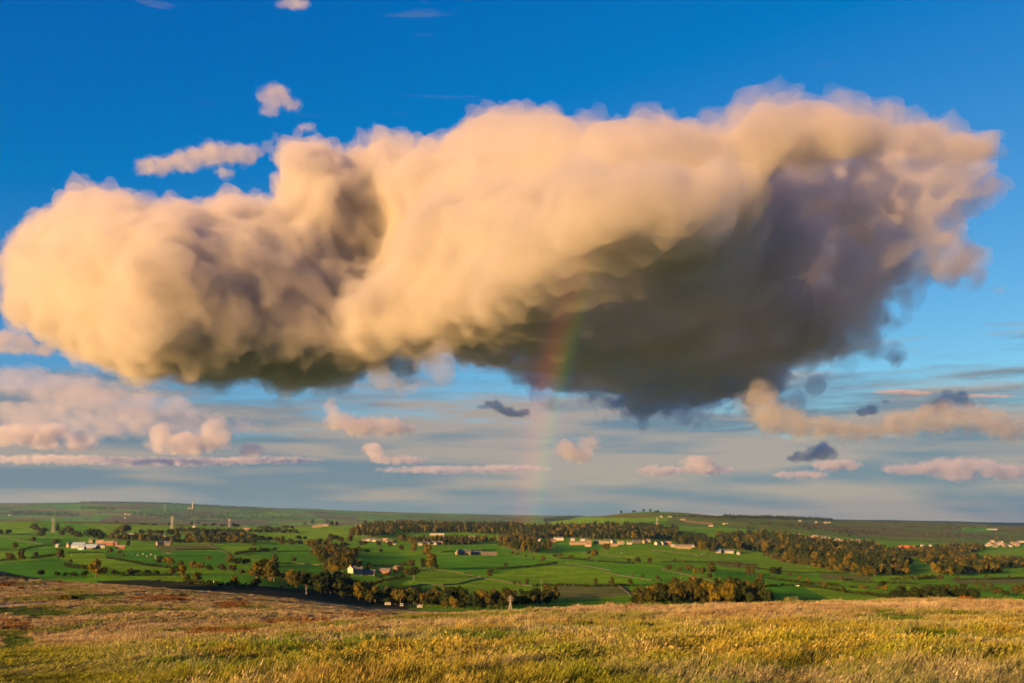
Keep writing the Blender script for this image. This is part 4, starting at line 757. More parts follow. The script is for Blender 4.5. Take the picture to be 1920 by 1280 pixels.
for pts, lab in [
 ([(10, 1008), (40, 1013), (85, 1021)], 'pale stone wall slanting down to the blue-roofed farm'),
 ([(52, 975), (75, 981), (98, 993)], 'stone wall climbing the topmost field at left'),
 ([(185, 983), (200, 990), (215, 997)], 'stone wall slanting through the sheep field at left'),
 ([(300, 987), (312, 991), (325, 996)], 'stone wall running down to the middle pylon'),
 ([(388, 1020), (410, 1029), (425, 1036)], 'stone wall at the corner of the pale dry field'),
 ([(580, 1029), (605, 1036), (628, 1050)], 'stone wall along the left edge of the wooded cleft'),
 ([(500, 1056), (550, 1056), (600, 1059)], 'stone wall with rough grass left of the cleft'),
 ([(780, 1068), (820, 1068), (870, 1076), (905, 1083)], 'stone wall below the long shadowed pasture'),
 ([(905, 1083), (960, 1093), (1000, 1099)], 'stone wall continuing right towards the bushes'),
 ([(745, 1108), (785, 1097), (830, 1097), (860, 1095), (905, 1083)], 'curving stone wall across the two nearest pastures'),
 ([(1060, 1056), (1100, 1061), (1145, 1069)], 'stone wall at the top of the bright central pasture'),
 ([(1135, 1073), (1170, 1080), (1222, 1089)], 'stone wall slanting right below the central pasture'),
 ([(1160, 1099), (1172, 1107), (1184, 1117)], 'short steep stone wall beside the round clump'),
 ([(1240, 1068), (1310, 1082), (1370, 1096)], 'long stone wall under the slanting tree row'),
 ([(925, 1021), (950, 1028), (975, 1036)], 'stone wall below the wood left of the village'),
 ([(1090, 1036), (1140, 1042), (1190, 1046)], 'stone wall below the village terrace'),
 ([(1220, 1030), (1280, 1037), (1330, 1046)], 'stone wall crossing the yellow field by the gold barn')]: wall(pts, lab)
# --- grass of the moor, in tufts
def blade_tuft(seed, n, hgt, wid, lean, spread, seedheads=0):
    r = random.Random(seed); V, Fc, tip = [], [], []
    for i in range(n):
        a = r.uniform(0, 6.28); q = spread*math.sqrt(r.random()); b0 = Vector((math.cos(a)*q, math.sin(a)*q, -.03))
        h = hgt*r.uniform(.55, 1.1); ax = r.uniform(0, 6.28); dirn = Vector((math.cos(ax)*.35+lean, math.sin(ax)*.35, 0))
        wv = Vector((math.cos(ax+1.57), math.sin(ax+1.57), 0))*wid*r.uniform(.7, 1.3)
        p1 = b0+Vector((0, 0, h*.55))+dirn*h*.22; p2 = b0+Vector((0, 0, h*.95))+dirn*h*.75; k = len(V)
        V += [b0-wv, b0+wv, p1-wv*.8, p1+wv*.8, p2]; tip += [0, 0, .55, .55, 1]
        Fc += [(k, k+1, k+3, k+2), (k+2, k+3, k+4)]
        if i < seedheads:
            k = len(V); u = dirn.normalized() if dirn.length > 0 else Vector((1, 0, 0)); e = p2+Vector((0, 0, h*.18))+u*h*.1
            V += [p2-wv*1.6, p2+wv*1.6, e]; tip += [1, 1, 1]; Fc += [(k, k+1, k+2)]
    me = bpy.data.meshes.new('tuft'); me.from_pydata([tuple(v) for v in V], [], Fc); me.update()
    at = me.attributes.new('tip', 'FLOAT', 'POINT'); at.data.foreach_set('value', np.array(tip, np.float32))
    return me
def grassmat():
    m, t, o = mk('moor_grass'); a = t.nodes.new('ShaderNodeAttribute'); a.attribute_type = 'INSTANCER'; a.attribute_name = 'col'
    tp = t.nodes.new('ShaderNodeAttribute'); tp.attribute_name = 'tip'
    oi = t.nodes.new('ShaderNodeObjectInfo')
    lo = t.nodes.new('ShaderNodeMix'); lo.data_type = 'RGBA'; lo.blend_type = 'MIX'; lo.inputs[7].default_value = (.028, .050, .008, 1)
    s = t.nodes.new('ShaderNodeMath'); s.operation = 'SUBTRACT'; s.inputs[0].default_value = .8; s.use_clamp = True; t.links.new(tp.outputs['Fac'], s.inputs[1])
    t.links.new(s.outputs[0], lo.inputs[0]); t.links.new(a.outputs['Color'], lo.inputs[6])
    d = t.nodes.new('ShaderNodeBsdfDiffuse'); tl = t.nodes.new('ShaderNodeBsdfTranslucent'); mx = t.nodes.new('ShaderNodeMixShader'); mx.inputs[0].default_value = .35
    for q in (d, tl): t.links.new(lo.outputs[2], q.inputs[0])
    t.links.new(d.outputs[0], mx.inputs[1]); t.links.new(tl.outputs[0], mx.inputs[2]); t.links.new(mx.outputs[0], o.inputs[0]); return m
GRASS = grassmat()
gp_ = []
spec = [(34, .30, .006, .25, .09, 0), (30, .36, .006, .35, .10, 6), (40, .24, .006, .2, .12, 0), (26, .42, .006, .45, .08, 10), (14, .62, .005, .25, .10, 14), (60, .42, .016, .35, .30, 10), (50, .36, .016, .25, .30, 0), (46, .7, .05, .4, .9, 6), (46, .55, .05, .3, .9, 0)]
for i, sp_ in enumerate(spec):
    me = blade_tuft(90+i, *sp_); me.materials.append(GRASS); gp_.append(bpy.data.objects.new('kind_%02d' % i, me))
def zone(y0, y1, n, kinds, smin, smax, umax=.60, power=1.0):
    Y = np.sqrt(nrg.uniform(y0**2, y1**2, n)) if power == 1 else np.exp(nrg.uniform(math.log(y0), math.log(y1), n))
    X = nrg.uniform(-1, 1, n)*(umax*Y+14)
    Z = height(X, Y); px = HX+X/Y*F; row = HY+(CAMZ-Z)/Y*F
    return X, Y, Z, px, row, nrg.choice(kinds, n), nrg.uniform(smin, smax, n)
zs = [zone(7, 26, 60000, [0, 1, 2, 3], .75, 1.3, .62, 0), zone(20, 62, 62000, [0, 1, 3, 5, 6], .8, 1.35, .6, 0), zone(55, 130, 54000, [5, 6], .8, 1.4, .6), zone(100, 430, 60000, [7, 8], .5, 1.25, .62), zone(12, 34, 2600, [4], .8, 1.2, .6)]
X, Y, Z, px, row, kd, sc = [np.concatenate([z[i] for z in zs]) for i in range(7)]
ontrack = np.zeros(len(X), bool)
for p_ in TRACK: ontrack |= in_poly(px, row, p_) & (Y < 330) & (Y > 100)
short = np.clip(sst(420, 120, px)*sst(1205, 1232, row), 0, 1)
for p_ in GREEN_DIPS: short = np.maximum(short, in_poly(px, row, p_)*.9)
keep = ~ontrack & ((Y < 395) | (px > 900))
hgt = (1-.55*short)*np.clip(.85+.9*fbm(X/1.7, Y/1.7, 2)+.5*fbm(X/6, Y/6, 2), .45, 1.5)
colr = moor_colour(X, Y, px, row)*nrg.uniform(.75, 1.25, (len(X), 1))
stalk = kd == 4; colr[stalk] = np.array([.42, .36, .22])*nrg.uniform(.8, 1.2, (stalk.sum(), 1)); keep &= ~(stalk & (fbm(X/3, Y/3, 2) < .0))
col4 = np.concatenate([colr, np.ones((len(X), 1))], 1)
pts = np.stack([X, Y, Z], 1)[keep]; n = len(pts)
rot = np.stack([nrg.normal(0, .08, n), nrg.normal(0, .08, n), nrg.normal(-.3, .7, n)], 1)
s_ = sc[keep]*np.where(kd[keep] < 5, .82, .9); scl = np.stack([s_, s_, s_*hgt[keep]*.85], 1)
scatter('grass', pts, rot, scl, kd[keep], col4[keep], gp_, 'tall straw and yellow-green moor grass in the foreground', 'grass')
print('tufts', n)
# --- bracken clumps on the moor
def clump(px, py, wp, hp, mat, name, label, cat, ymin=6.0, ymax=390.0):
    p = ground(px, py, ymin, ymax); s_ = p.y/F; W, Hh = wp*s_/2, hp*s_; V, Fc = [], []
    n = 420
    for i in range(n):
        a = rng.uniform(0, 6.28); q = math.sqrt(rng.random()); x, y = math.cos(a)*q*W, math.sin(a)*q*max(W*.45, .3)
        top = Hh*math.sqrt(max(.05, 1-q*q))*(.75+.25*mn.noise(Vector((x*2/W, y*2/W, 1)))+rng.uniform(-.1, .2))
        z = H(p.x+x, p.y+y)-p.z+top*rng.uniform(.35, 1)
        sz = max(.05, Hh*.16)*rng.uniform(.6, 1.3); n_ = Vector((rng.gauss(0, .8), rng.gauss(0, .8)-.3, rng.gauss(0, .6)+.5)).normalized(); t1 = n_.orthogonal().normalized()*sz*1.5; t1.rotate(__import__('mathutils').Quaternion(n_, rng.uniform(0, 6.28))); t2 = n_.cross(t1)*.35; c = Vector((x, y, z)); k = len(V)
        V += [c-t1, c+t2, c+t1, c-t2]; Fc.append((k, k+1, k+2, k+3))
    o = mesh_obj(name, V, Fc, mat); o.location = p; return tag(o, label, cat)
for a in [(445, 1189, 74, 9, 'long russet bracken patch on the near slope at left'), (375, 1190, 62, 6, 'low russet bracken tail left of the long patch'), (435, 1138, 48, 9, 'dark red-brown bracken patch on the pale moor rise'), (330, 1124, 34, 6, 'small red-brown bracken patch left of the dark one'), (262, 1125, 56, 5, 'thin red-brown bracken streak on the moor'), (9, 1099, 22, 8, 'rusty bracken patch at the left edge'), (40, 1105, 14, 7, 'small rusty clump near the left edge'), (700, 1157, 60, 4, 'faint russet strip at the middle of the moor edge'), (1812, 1124, 40, 11, 'rusty-orange bracken mound on the crest at right')]:
    clump(a[0], a[1], a[2], a[3], LEAF['r'], 'bracken', a[4], 'bracken')
clump(1147, 1167, 9, 13, LEAF['r'], 'dock_plant', 'small dead russet plant alone in the foreground grass', 'plant', ymax=110)
clump(119, 1126, 22, 14, LEAF['g'], 'gorse_bush', 'yellow-green bush beside the pale track', 'bush')
clump(140, 1124, 16, 9, LEAF['o'], 'gorse_bush', 'smaller dull bush right of the yellow-green one', 'bush')
clump(114, 1092, 9, 6, LEAF['r'], 'gorse_bush', 'dark little bush on the pale moor top', 'bush')

# ------------------------------------------------------------------ houses, farms and other works
WALLM = {'w': plain('white_render', (.28, .28, .265), .8, .08), 'c': plain('cream_render', (.23, .21, .16), .8, .1), 's': plain('sandstone', (.16, .135, .09), .9, .25), 'n': plain('dark_gritstone', (.10, .09, .075), .9, .25), 'k': plain('red_brick', (.20, .085, .06), .9, .2), 'm': plain('sheet_metal', (.20, .25, .30), .5, .1), 't': plain('turquoise_sheet', (.16, .36, .38), .5, .1)}
ROOFM = {'g': plain('slate', (.075, .08, .095), .7, .25), 'b': plain('blue_sheet_roof', (.18, .25, .34), .45, .15), 'r': plain('red_tiles', (.36, .085, .035), .8, .2), 'p': plain('pale_sheet_roof', (.24, .25, .25), .5, .12), 'n': plain('stone_slates', (.12, .10, .085), .9, .25), 'l': plain('pinkish_tiles', (.24, .15, .12), .8, .2)}
GLASS = plain('window_glass', (.03, .035, .045), .1, .1); DOORM = plain('door_paint', (.06, .05, .045), .6, .2)
BOX = [(0, 1, 3, 2), (4, 6, 7, 5), (0, 4, 5, 1), (2, 3, 7, 6), (0, 2, 6, 4), (1, 5, 7, 3)]
def bx(x0, x1, y0, y1, z0, z1): return [(x, y, z) for x in (x0, x1) for y in (y0, y1) for z in (z0, z1)]
def part(name, v, f, mat, parent): return mesh_obj(name, v, f, mat, parent)
def house(px, py, wp, label, wm='s', rm='g', name='house', hw=4.8, depth=7.0, yaw=None, chim=1, nw=None, group=None, cat='house', detail=True, ymin=395):
    p = ground(px, py, ymin=ymin); s = p.y/F; W = max(wp*s, 4.5)/2; D = depth/2; Rr = D*.72
    e = empty(name, p, rng.uniform(-.25, .25) if yaw is None else yaw); e.location.z = min(H(p.x-W, p.y), H(p.x+W, p.y), p.z)-.1
    v = bx(-W, W, -D, D, -.6, hw)+[(-W, 0, hw+Rr), (W, 0, hw+Rr)]
    f = [(0, 4, 5, 1), (2, 3, 7, 6), (0, 2, 6, 4), (0, 1, 8, 3, 2), (4, 6, 7, 9, 5)]
    part('wall', v, f, WALLM[wm], e)
    o = .35; k = Rr/D
    rv = []
    for sx in (-W-o, W+o): rv += [(sx, -D-o, hw-o*k+.05), (sx, 0, hw+Rr+.05), (sx, D+o, hw-o*k+.05), (sx, -D-o, hw-o*k+.33), (sx, 0, hw+Rr+.33), (sx, D+o, hw-o*k+.33)]
    rf = [(0, 6, 7, 1), (1, 7, 8, 2), (3, 4, 10, 9), (4, 5, 11, 10), (0, 3, 9, 6), (2, 8, 11, 5), (0, 1, 4, 3), (1, 2, 5, 4), (6, 9, 10, 7), (7, 10, 11, 8)]
    ro = part('roof', rv, rf, ROOFM[rm], e)
    for c in range(chim):
        cx = (-W*.8 if c == 0 else W*.8 if c == 1 else (c-2.5)*W*.3); part('chimney', bx(cx-.45, cx+.45, -.45, .45, hw+Rr-.7, hw+Rr+1.5), BOX, WALLM[wm if wm in 'skn' else 's'], ro)
    if detail:
        n = nw if nw is not None else max(1, min(7, int(2*W/3.2)))
        rows = [1.0] if hw < 4 else [.9, 3.0]
        for zz in rows:
            for i in range(n):
                cx = -W+2*W*(i+.5)/n
                if zz == rows[0] and i == n//2 and cat == 'house': continue
                part('window', bx(cx-.55, cx+.55, -D-.06, -D+.1, zz, zz+1.25), BOX, GLASS, e)
        cx = -W+2*W*(n//2+.5)/n
        part('door', bx(cx-.5, cx+.5, -D-.05, -D+.1, 0, 2.0), BOX, DOORM, e)
    return tag(e, label, cat, group)
HS = [
 (132, 1026, 11, 'sandstone house with a sunlit gable left of the blue-roofed sheds', 's', 'g', {'yaw': .9, 'depth': 9}), (149, 1027, 24, 'large shed with a pale blue roof in the left farmyard', 'm', 'b', {'hw': 4, 'chim': 0, 'cat': 'shed', 'name': 'shed', 'depth': 14}), (154, 1030, 11, 'small turquoise shed in front of the blue-roofed ones', 't', 'p', {'hw': 3, 'chim': 0, 'cat': 'shed', 'name': 'shed', 'depth': 8}), (172, 1029, 26, 'long low farm shed with a pale roof, right of the turquoise one', 'n', 'b', {'hw': 3, 'chim': 0, 'cat': 'shed', 'name': 'shed', 'depth': 12}),
 (172, 1017, 8, 'small sunlit stone house behind the left farmyard', 's', 'g', {}), (188, 1020, 14, 'house with a pinkish roof in the left farmyard', 's', 'l', {'chim': 2}), (203, 1022, 20, 'red-brick building at the right of the left farmyard', 'k', 'l', {}), (216, 1021, 10, 'small red-brown house at the end of the left farmyard', 'k', 'g', {}), (226, 1028, 16, 'low reddish outbuilding right of the left farmyard', 'k', 'l', {'hw': 3, 'chim': 0}), (190, 1027, 14, 'white-walled cottage in front of the red-brick building', 'w', 'g', {}),
 (250, 1006, 26, 'wide grey barn among trees above the left farmyard', 'm', 'p', {'hw': 4, 'chim': 0, 'cat': 'barn', 'name': 'barn', 'depth': 12}), (301, 1007, 24, 'long white house under the trees left of the middle pylon', 'w', 'g', {'hw': 4}), (300, 1022, 13, 'farmhouse with a glowing stone gable beside the dry field', 's', 'g', {'yaw': .8}), (315, 1022, 12, 'grey cottage right of the glowing-gabled farmhouse', 'n', 'g', {}), (108, 1025, 5, 'tiny white hut left of the sunlit stone gable', 'w', 'p', {'hw': 2.6, 'chim': 0, 'detail': False}),
 (447, 996, 14, 'golden-lit long farmhouse on the left ridge', 's', 'n', {}), (463, 995, 13, 'taller golden house on the left ridge', 's', 'l', {'hw': 6}), (435, 996, 8, 'low stone shed left of the golden ridge farmhouse', 's', 'n', {'hw': 3, 'chim': 0}), (364, 988, 5, 'small white hut on the left ridge between trees', 'w', 'p', {'hw': 3, 'chim': 0, 'detail': False}), (376, 1016, 4, 'tiny pale hut beside the golden tree', 'c', 'p', {'hw': 2.6, 'chim': 0, 'detail': False}),
 (590, 988, 9, 'left-hand stone wing of the hilltop farm', 's', 'n', {'hw': 4}), (599, 988, 9, 'tall middle house of the stone hilltop farm', 's', 'n', {'hw': 8, 'chim': 2}), (611, 986, 12, 'right-hand dark-roofed house of the hilltop farm', 's', 'g', {'hw': 6}),
 (683, 1015, 9, 'white cottage at the left end of the hillside village', 'w', 'g', {}), (691, 1014, 9, 'white cottage second from left in the hillside village', 'w', 'g', {}), (700, 1015, 10, 'white cottage third from left in the hillside village', 'w', 'g', {}), (711, 1016, 12, 'grey stone house in the hillside village', 'n', 'g', {}), (722, 1015, 9, 'stone cottage with pinkish roof in the hillside village', 's', 'l', {}), (730, 1018, 10, 'white cottage at the right end of the hillside village', 'w', 'g', {}), (739, 1020, 8, 'lower white cottage right of the hillside village', 'w', 'g', {}),
 (683, 997, 9, 'pale house above the hillside village, left of a pair', 'w', 'g', {}), (692, 997, 7, 'house with sunlit gable above the hillside village', 's', 'g', {'yaw': .9}), (673, 986, 12, 'pale low farmhouse on the ridge above the village', 'c', 'n', {'hw': 4}),
 (660, 1074, 9, 'white gabled house by the yellow trees', 'w', 'l', {'yaw': 1.0}), (672, 1077, 16, 'grey-roofed farmhouse right of the white gable', 'n', 'g', {'chim': 2}), (692, 1078, 24, 'long low grey farm range beside the farmhouse', 'n', 'g', {'hw': 3.2, 'chim': 0}), (722, 1075, 20, 'brownish farm building at the hedge right of the grey range', 'k', 'n', {'hw': 3, 'chim': 0}), (745, 1070, 12, 'small brown barn near the grove', 'k', 'n', {'hw': 3.2, 'chim': 0}),
 (788, 1022, 7, 'white cottage at the left of the tree-line row', 'w', 'g', {}), (800, 1022, 12, 'white house second in the tree-line row', 'w', 'g', {}), (814, 1021, 10, 'white house third in the tree-line row', 'w', 'g', {}), (826, 1021, 9, 'sunlit stone house at the right of the tree-line row', 's', 'l', {}), (820, 1004, 28, 'long golden building below the quarry', 's', 'p', {'chim': 0, 'cat': 'building', 'name': 'works_building'}), (882, 1008, 14, 'low tan building in the ridge wood', 's', 'p', {'hw': 3, 'chim': 0}), (862, 996, 26, 'grey-roofed works under the quarry face', 's', 'g', {'chim': 0, 'cat': 'building', 'name': 'works_building'}),
 (862, 1040, 12, 'barn with a bright gable at the left of the pasture farm', 's', 'g', {'yaw': .9, 'chim': 0, 'cat': 'barn', 'name': 'barn', 'depth': 10}), (876, 1040, 12, 'sunlit stone farmhouse in the pasture farm', 's', 'g', {'chim': 2}), (893, 1039, 22, 'long dark-roofed range of the pasture farm', 'n', 'g', {'hw': 3.6, 'chim': 0}), (918, 1041, 28, 'long low shed at the right of the pasture farm', 'n', 'n', {'hw': 2.8, 'chim': 0, 'cat': 'shed', 'name': 'shed'}),
 (999, 1013, 14, 'cream house with two chimneys left of the big white house', 'c', 'g', {'chim': 2}), (1011, 1014, 8, 'white cottage right of the cream house', 'w', 'g', {}), (1047, 1013, 19, 'big white house with many chimneys under the wood', 'w', 'g', {'hw': 7, 'chim': 4, 'nw': 5}), (1037, 1016, 9, 'brick cottage left of the big white house', 'k', 'g', {}),
 (1084, 1021, 32, 'long golden terrace in the central village', 's', 'n', {'hw': 5.5, 'chim': 4}), (1104, 1020, 9, 'tall sunlit house at the end of the golden terrace', 's', 'n', {'hw': 8}), (1103, 1024, 12, 'low cream building in front of the golden terrace', 'c', 'l', {'hw': 3}), (1074, 1013, 8, 'white house peeping above the golden terrace', 'w', 'g', {}), (1093, 1014, 9, 'white-gabled house behind the golden terrace', 'w', 'g', {}), (1118, 1019, 11, 'stone house right of the golden terrace', 's', 'g', {}), (1128, 1020, 10, 'second stone house right of the golden terrace', 's', 'l', {}), (1138, 1018, 9, 'pale house in the middle of the central village', 'c', 'g', {}), (1149, 1018, 9, 'white gabled house in the middle of the central village', 'w', 'g', {'yaw': .8}), (1151, 1024, 15, 'golden bungalow below the white gable', 's', 'l', {'hw': 3.2}), (1164, 1020, 11, 'pink-roofed house in the central village', 'c', 'l', {}), (1180, 1020, 9, 'white house right of the pink roof', 'w', 'g', {}), (1193, 1018, 16, 'dark slate-roofed pair in the central village', 'n', 'g', {'chim': 2}), (1209, 1018, 9, 'stone house with a bright gable right of the dark pair', 's', 'l', {'yaw': .8}), (1216, 1016, 8, 'last stone house before the wood in the central village', 's', 'g', {}),
 (1232, 1021, 10, 'white twin-gabled house left of the gold barn', 'w', 'g', {'yaw': .9}), (1243, 1021, 9, 'second white gabled house left of the gold barn', 'w', 'g', {'yaw': .9}), (1253, 1021, 10, 'red-brick house next to the gold barn', 'k', 'l', {}), (1262, 1025, 9, 'low pale shed touching the gold barn', 'c', 'p', {'hw': 3, 'chim': 0}), (1281, 1028, 30, 'long gold barn at the edge of the yellow field', 's', 'n', {'hw': 5, 'chim': 0, 'cat': 'barn', 'name': 'barn', 'depth': 10, 'nw': 4}), (1297, 1026, 8, 'white shed at the right end of the gold barn', 'w', 'p', {'hw': 3.5, 'chim': 0}),
 (1346, 1036, 9, 'leftmost of the pale blue-white houses by the right wood', 'w', 'b', {}), (1357, 1036, 10, 'middle one of the pale blue-white houses', 'w', 'g', {}), (1369, 1037, 12, 'rightmost of the pale blue-white houses', 'w', 'g', {}), (1384, 1039, 4, 'tiny white hut right of the blue-white houses', 'w', 'p', {'hw': 2.6, 'chim': 0, 'detail': False}),
 (1700, 1028, 27, 'large cream house with a bright red roof at right', 'c', 'r', {'hw': 5, 'chim': 2, 'depth': 12}), (1729, 1024, 5, 'small white house right of the red roof', 'w', 'g', {'detail': False}), (1744, 1024, 4, 'farther small white house right of the red roof', 'w', 'g', {'detail': False}), (1818, 1026, 6, 'white gabled cottage among the right-hand trees', 'w', 'g', {'yaw': .9, 'detail': False}), (1860, 993, 18, 'pale barrel-shaped hall on the right skyline slope', 'c', 'p', {'hw': 4, 'chim': 0, 'detail': False, 'ymin': 3400}),
 (1280, 975, 9, 'golden farmhouse on the far rounded hill', 's', 'l', {'ymin': 3500, 'detail': False}), (1333, 987, 8, 'pink-roofed farm below the quarry scar', 'c', 'l', {'ymin': 3400, 'detail': False}), (1240, 969, 4, 'white house high on the rounded hill', 'w', 'g', {'ymin': 3500, 'detail': False}), (1256, 969, 6, 'second white house high on the rounded hill', 'w', 'g', {'ymin': 3500, 'detail': False}), (1232, 984, 6, 'golden house just above the central wood', 's', 'l', {'ymin': 3300, 'detail': False}), (1357, 983, 4, 'pale house right of the quarry scar', 'c', 'l', {'ymin': 3400, 'detail': False}), (1363, 983, 4, 'second pale house right of the quarry scar', 'c', 'l', {'ymin': 3400, 'detail': False}), (1500, 977, 5, 'white farm below the right skyline wood', 'w', 'g', {'ymin': 3500, 'detail': False}), (1530, 979, 4, 'left one of three white farms on the right slope', 'w', 'g', {'ymin': 3500, 'detail': False}), (1548, 980, 6, 'middle one of three white farms on the right slope', 'w', 'g', {'ymin': 3500, 'detail': False}), (1555, 980, 4, 'right one of three white farms on the right slope', 'w', 'g', {'ymin': 3500, 'detail': False}),
 (355, 953, 8, 'pale low farm beside the far tower', 'c', 'p', {'ymin': 5500, 'detail': False}), (235, 964, 5, 'far white farm on the hazy left hills', 'w', 'l', {'ymin': 5500, 'detail': False}), (242, 965, 5, 'second far white farm on the hazy left hills', 'w', 'l', {'ymin': 5500, 'detail': False}), (234, 971, 4, 'lone far white house below the pair of farms', 'w', 'g', {'ymin': 5500, 'detail': False}), (18, 966, 6, 'far pale house at the left edge of the hazy hills', 'w', 'l', {'ymin': 5500, 'detail': False}),
]
for px, py, wp, lab, wm, rm, kw in HS: house(px, py, wp, lab, wm, rm, **kw)
for k in range(30):
    q = k/29; house(1498+q*140+rng.uniform(-4, 4), 1006+q*14+rng.uniform(-3, 3), rng.uniform(4, 7), 'small pale house of the distant town behind the right wood', rng.choice('wcs'), rng.choice('lgl'), chim=0, detail=False, group='distant town behind the right wood', ymin=2600, hw=5)
for k in range(34):
    house(1848+rng.uniform(0, 72), 1019+rng.uniform(-4, 7), rng.uniform(4, 7), 'small pale house of the terraced town at the right edge', rng.choice('wcs'), rng.choice('glg'), chim=0, detail=False, group='terraced town at the right edge', ymin=2300, hw=5)
# tower on the far left hills
p = ground(361, 953, ymin=5500); e = empty('stone_tower', p); hT = 11*p.y/F
part('shaft', bx(-4.5, 4.5, -4.5, 4.5, -2, hT), BOX, WALLM['c'], e); part('parapet', bx(-5.4, 5.4, -5.4, 5.4, hT, hT+3), BOX, WALLM['c'], e); tag(e, 'pale square tower on the hazy left hills', 'tower')
# pylons
STEEL = plain('galvanised_steel', (.20, .20, .195), .5, .1)
def strut(V, Fc, a, b, r):
    d = (b-a).normalized(); u = d.orthogonal().normalized(); v_ = d.cross(u); o = len(V)
    for q in (a, b):
        for i in range(4): th = math.pi/2*i+.4; V.append(q+(u*math.cos(th)+v_*math.sin(th))*r)
    for i in range(4): Fc.append((o+i, o+(i+1) % 4, o+4+(i+1) % 4, o+4+i))
def pylon(px, py, hp, label, r=.22, ymin=395, hm=None):
    p = ground(px, py, ymin=ymin); h = hm or hp*p.y/F; e = empty('pylon', p, rng.uniform(-.4, .4)); b = h*.10
    def half(z): q = z/h; return b*(1-q*1.25) if q < .62 else b*(.225-.20*(q-.62)/.38)
    V, Fc = [], []; lev = [0, .14, .27, .39, .5, .62, .7, .78, .86, .94]
    for a_, c_ in zip(lev, lev[1:]):
        A = [Vector((sx*half(a_*h), sy*half(a_*h), a_*h)) for sx, sy in ((-1, -1), (1, -1), (1, 1), (-1, 1))]; Bq = [Vector((sx*half(c_*h), sy*half(c_*h), c_*h)) for sx, sy in ((-1, -1), (1, -1), (1, 1), (-1, 1))]
        for i in range(4):
            strut(V, Fc, A[i], Bq[i], r); strut(V, Fc, A[i], Bq[(i+1) % 4], r*.6); strut(V, Fc, A[(i+1) % 4], Bq[i], r*.6); strut(V, Fc, Bq[i], Bq[(i+1) % 4], r*.6)
    strut(V, Fc, Vector((0, 0, .94*h)), Vector((0, 0, h)), r)
    part('lattice_tower', V, Fc, STEEL, e)
    for z, wd in ((.66, .14), (.78, .17), (.89, .12)):
        V, Fc = [], []
        for sg in (-1, 1):
            tipp = Vector((sg*wd*h, 0, z*h+.012*h)); strut(V, Fc, Vector((sg*half(z*h), 0, z*h)), tipp, r*.8); strut(V, Fc, Vector((sg*half(z*h), 0, (z+.05)*h)), tipp, r*.8); strut(V, Fc, tipp, tipp-Vector((0, 0, .035*h)), r*.8)
        part('cross_arm', V, Fc, STEEL, e)
    return tag(e, label, 'pylon')
pylon(100, 998, 29, 'lattice pylon at the far left by the trees', .42, 2000); pylon(323, 996, 30, 'lattice pylon in the middle of the left ridge', .42, 2000); pylon(430, 989, 18, 'fainter lattice pylon right of the middle one', .5, 2600)
pylon(309, 957, 12, 'small pale mast on the hazy left hills', 1.0, 5500); pylon(1232, 984, 14, 'small pylon on the rounded hill above the central wood', .5, 3300); pylon(957, 1146, 31, 'lattice pylon rising behind the grass crest at the centre', .12, 380); pylon(574, 1114, 14, 'small pale pylon on the green strip by the black slope', .03, 395)
WOOD = plain('pole_timber', (.20, .16, .12), .9, .2, 3)
for px, py, lab in [(775, 1103, 'timber pole in the near curved pasture'), (1015, 1110, 'timber pole behind the crest right of the pylon'), (1277, 1095, 'timber pole above the round clump'), (842, 1031, 'timber pole left of the pasture farm')]:
    p = ground(px, py, ymin=395); e = empty('utility_pole', p); V, Fc = [], []; strut(V, Fc, Vector((0, 0, -1)), Vector((0, 0, 9)), .12); part('post', V, Fc, WOOD, e)
    V, Fc = [], []; strut(V, Fc, Vector((-1, 0, 8.4)), Vector((1, 0, 8.4)), .1); part('cross_bar', V, Fc, WOOD, e); tag(e, lab, 'utility pole')
# caravans in the dark valley bottom
for px, py, wp, lab in [(727, 1134, 14, 'white caravan at the left in the dark valley bottom'), (753, 1136, 8, 'small white caravan between two others in the valley bottom'), (787, 1139, 12, 'white caravan at the right in the dark valley bottom')]:
    p = ground(px, py, ymin=420); s = p.y/F; W = wp*s/2; e = empty('caravan', p, .1); e.scale = (.8, .7, .6)
    me = [(-W, -1.1, .5), (W, -1.1, .5), (W*1.02, -1.1, 1.5), (W*.9, -1.1, 2.5), (-W*.9, -1.1, 2.5), (-W*1.02, -1.1, 1.5)]; v = me+[(x, 1.1, z) for x, y, z in me]
    part('body', v, [(0, 1, 2, 3, 4, 5), (11, 10, 9, 8, 7, 6)]+[(i, i+6, (i+1) % 6+6, (i+1) % 6) for i in range(6)], WALLM['w'], e)
    for cx in (-.5, .45): part('window', bx(W*cx-.5, W*cx+.5, -1.16, -1.08, 1.3, 1.95), BOX, GLASS, e)
    part('door', bx(-.35, .35, -1.15, -1.08, .55, 2.2), BOX, WALLM['c'], e)
    for cx in (-.3, .3):
        V, Fc = [], []
        for yy in (-1.12, -.85):
            for i in range(10): th = i*.628; V.append((W*cx+.33*math.cos(th), yy, .33+.33*math.sin(th)))
        Fc = [(i, (i+1) % 10, (i+1) % 10+10, i+10) for i in range(10)]+[tuple(range(9, -1, -1)), tuple(range(10, 20))]
        part('wheel', V, Fc, DOORM, e)
    tag(e, lab, 'caravan')
# heap of stones in the field
V, Fc = [], []
p = ground(315, 1037, ymin=395)
for i in range(60):
    c = Vector((rng.gauss(0, 3.6), rng.gauss(0, 1.6), 0)); c.z = max(0, 1.5-abs(c.x)*.22-abs(c.y)*.4)*rng.random(); k = len(V); r0 = rng.uniform(.4, .9)
    for v in ICO1[0]: V.append(c+Vector(v)*r0*rng.uniform(.75, 1.1))
    for f in ICO1[1]: Fc.append(tuple(int(q)+k for q in f))
o = mesh_obj('stone_heap', V, Fc, WALLM['s']); o.location = p; tag(o, 'pale heap of stones in the green field below the farmhouse', 'stone heap')
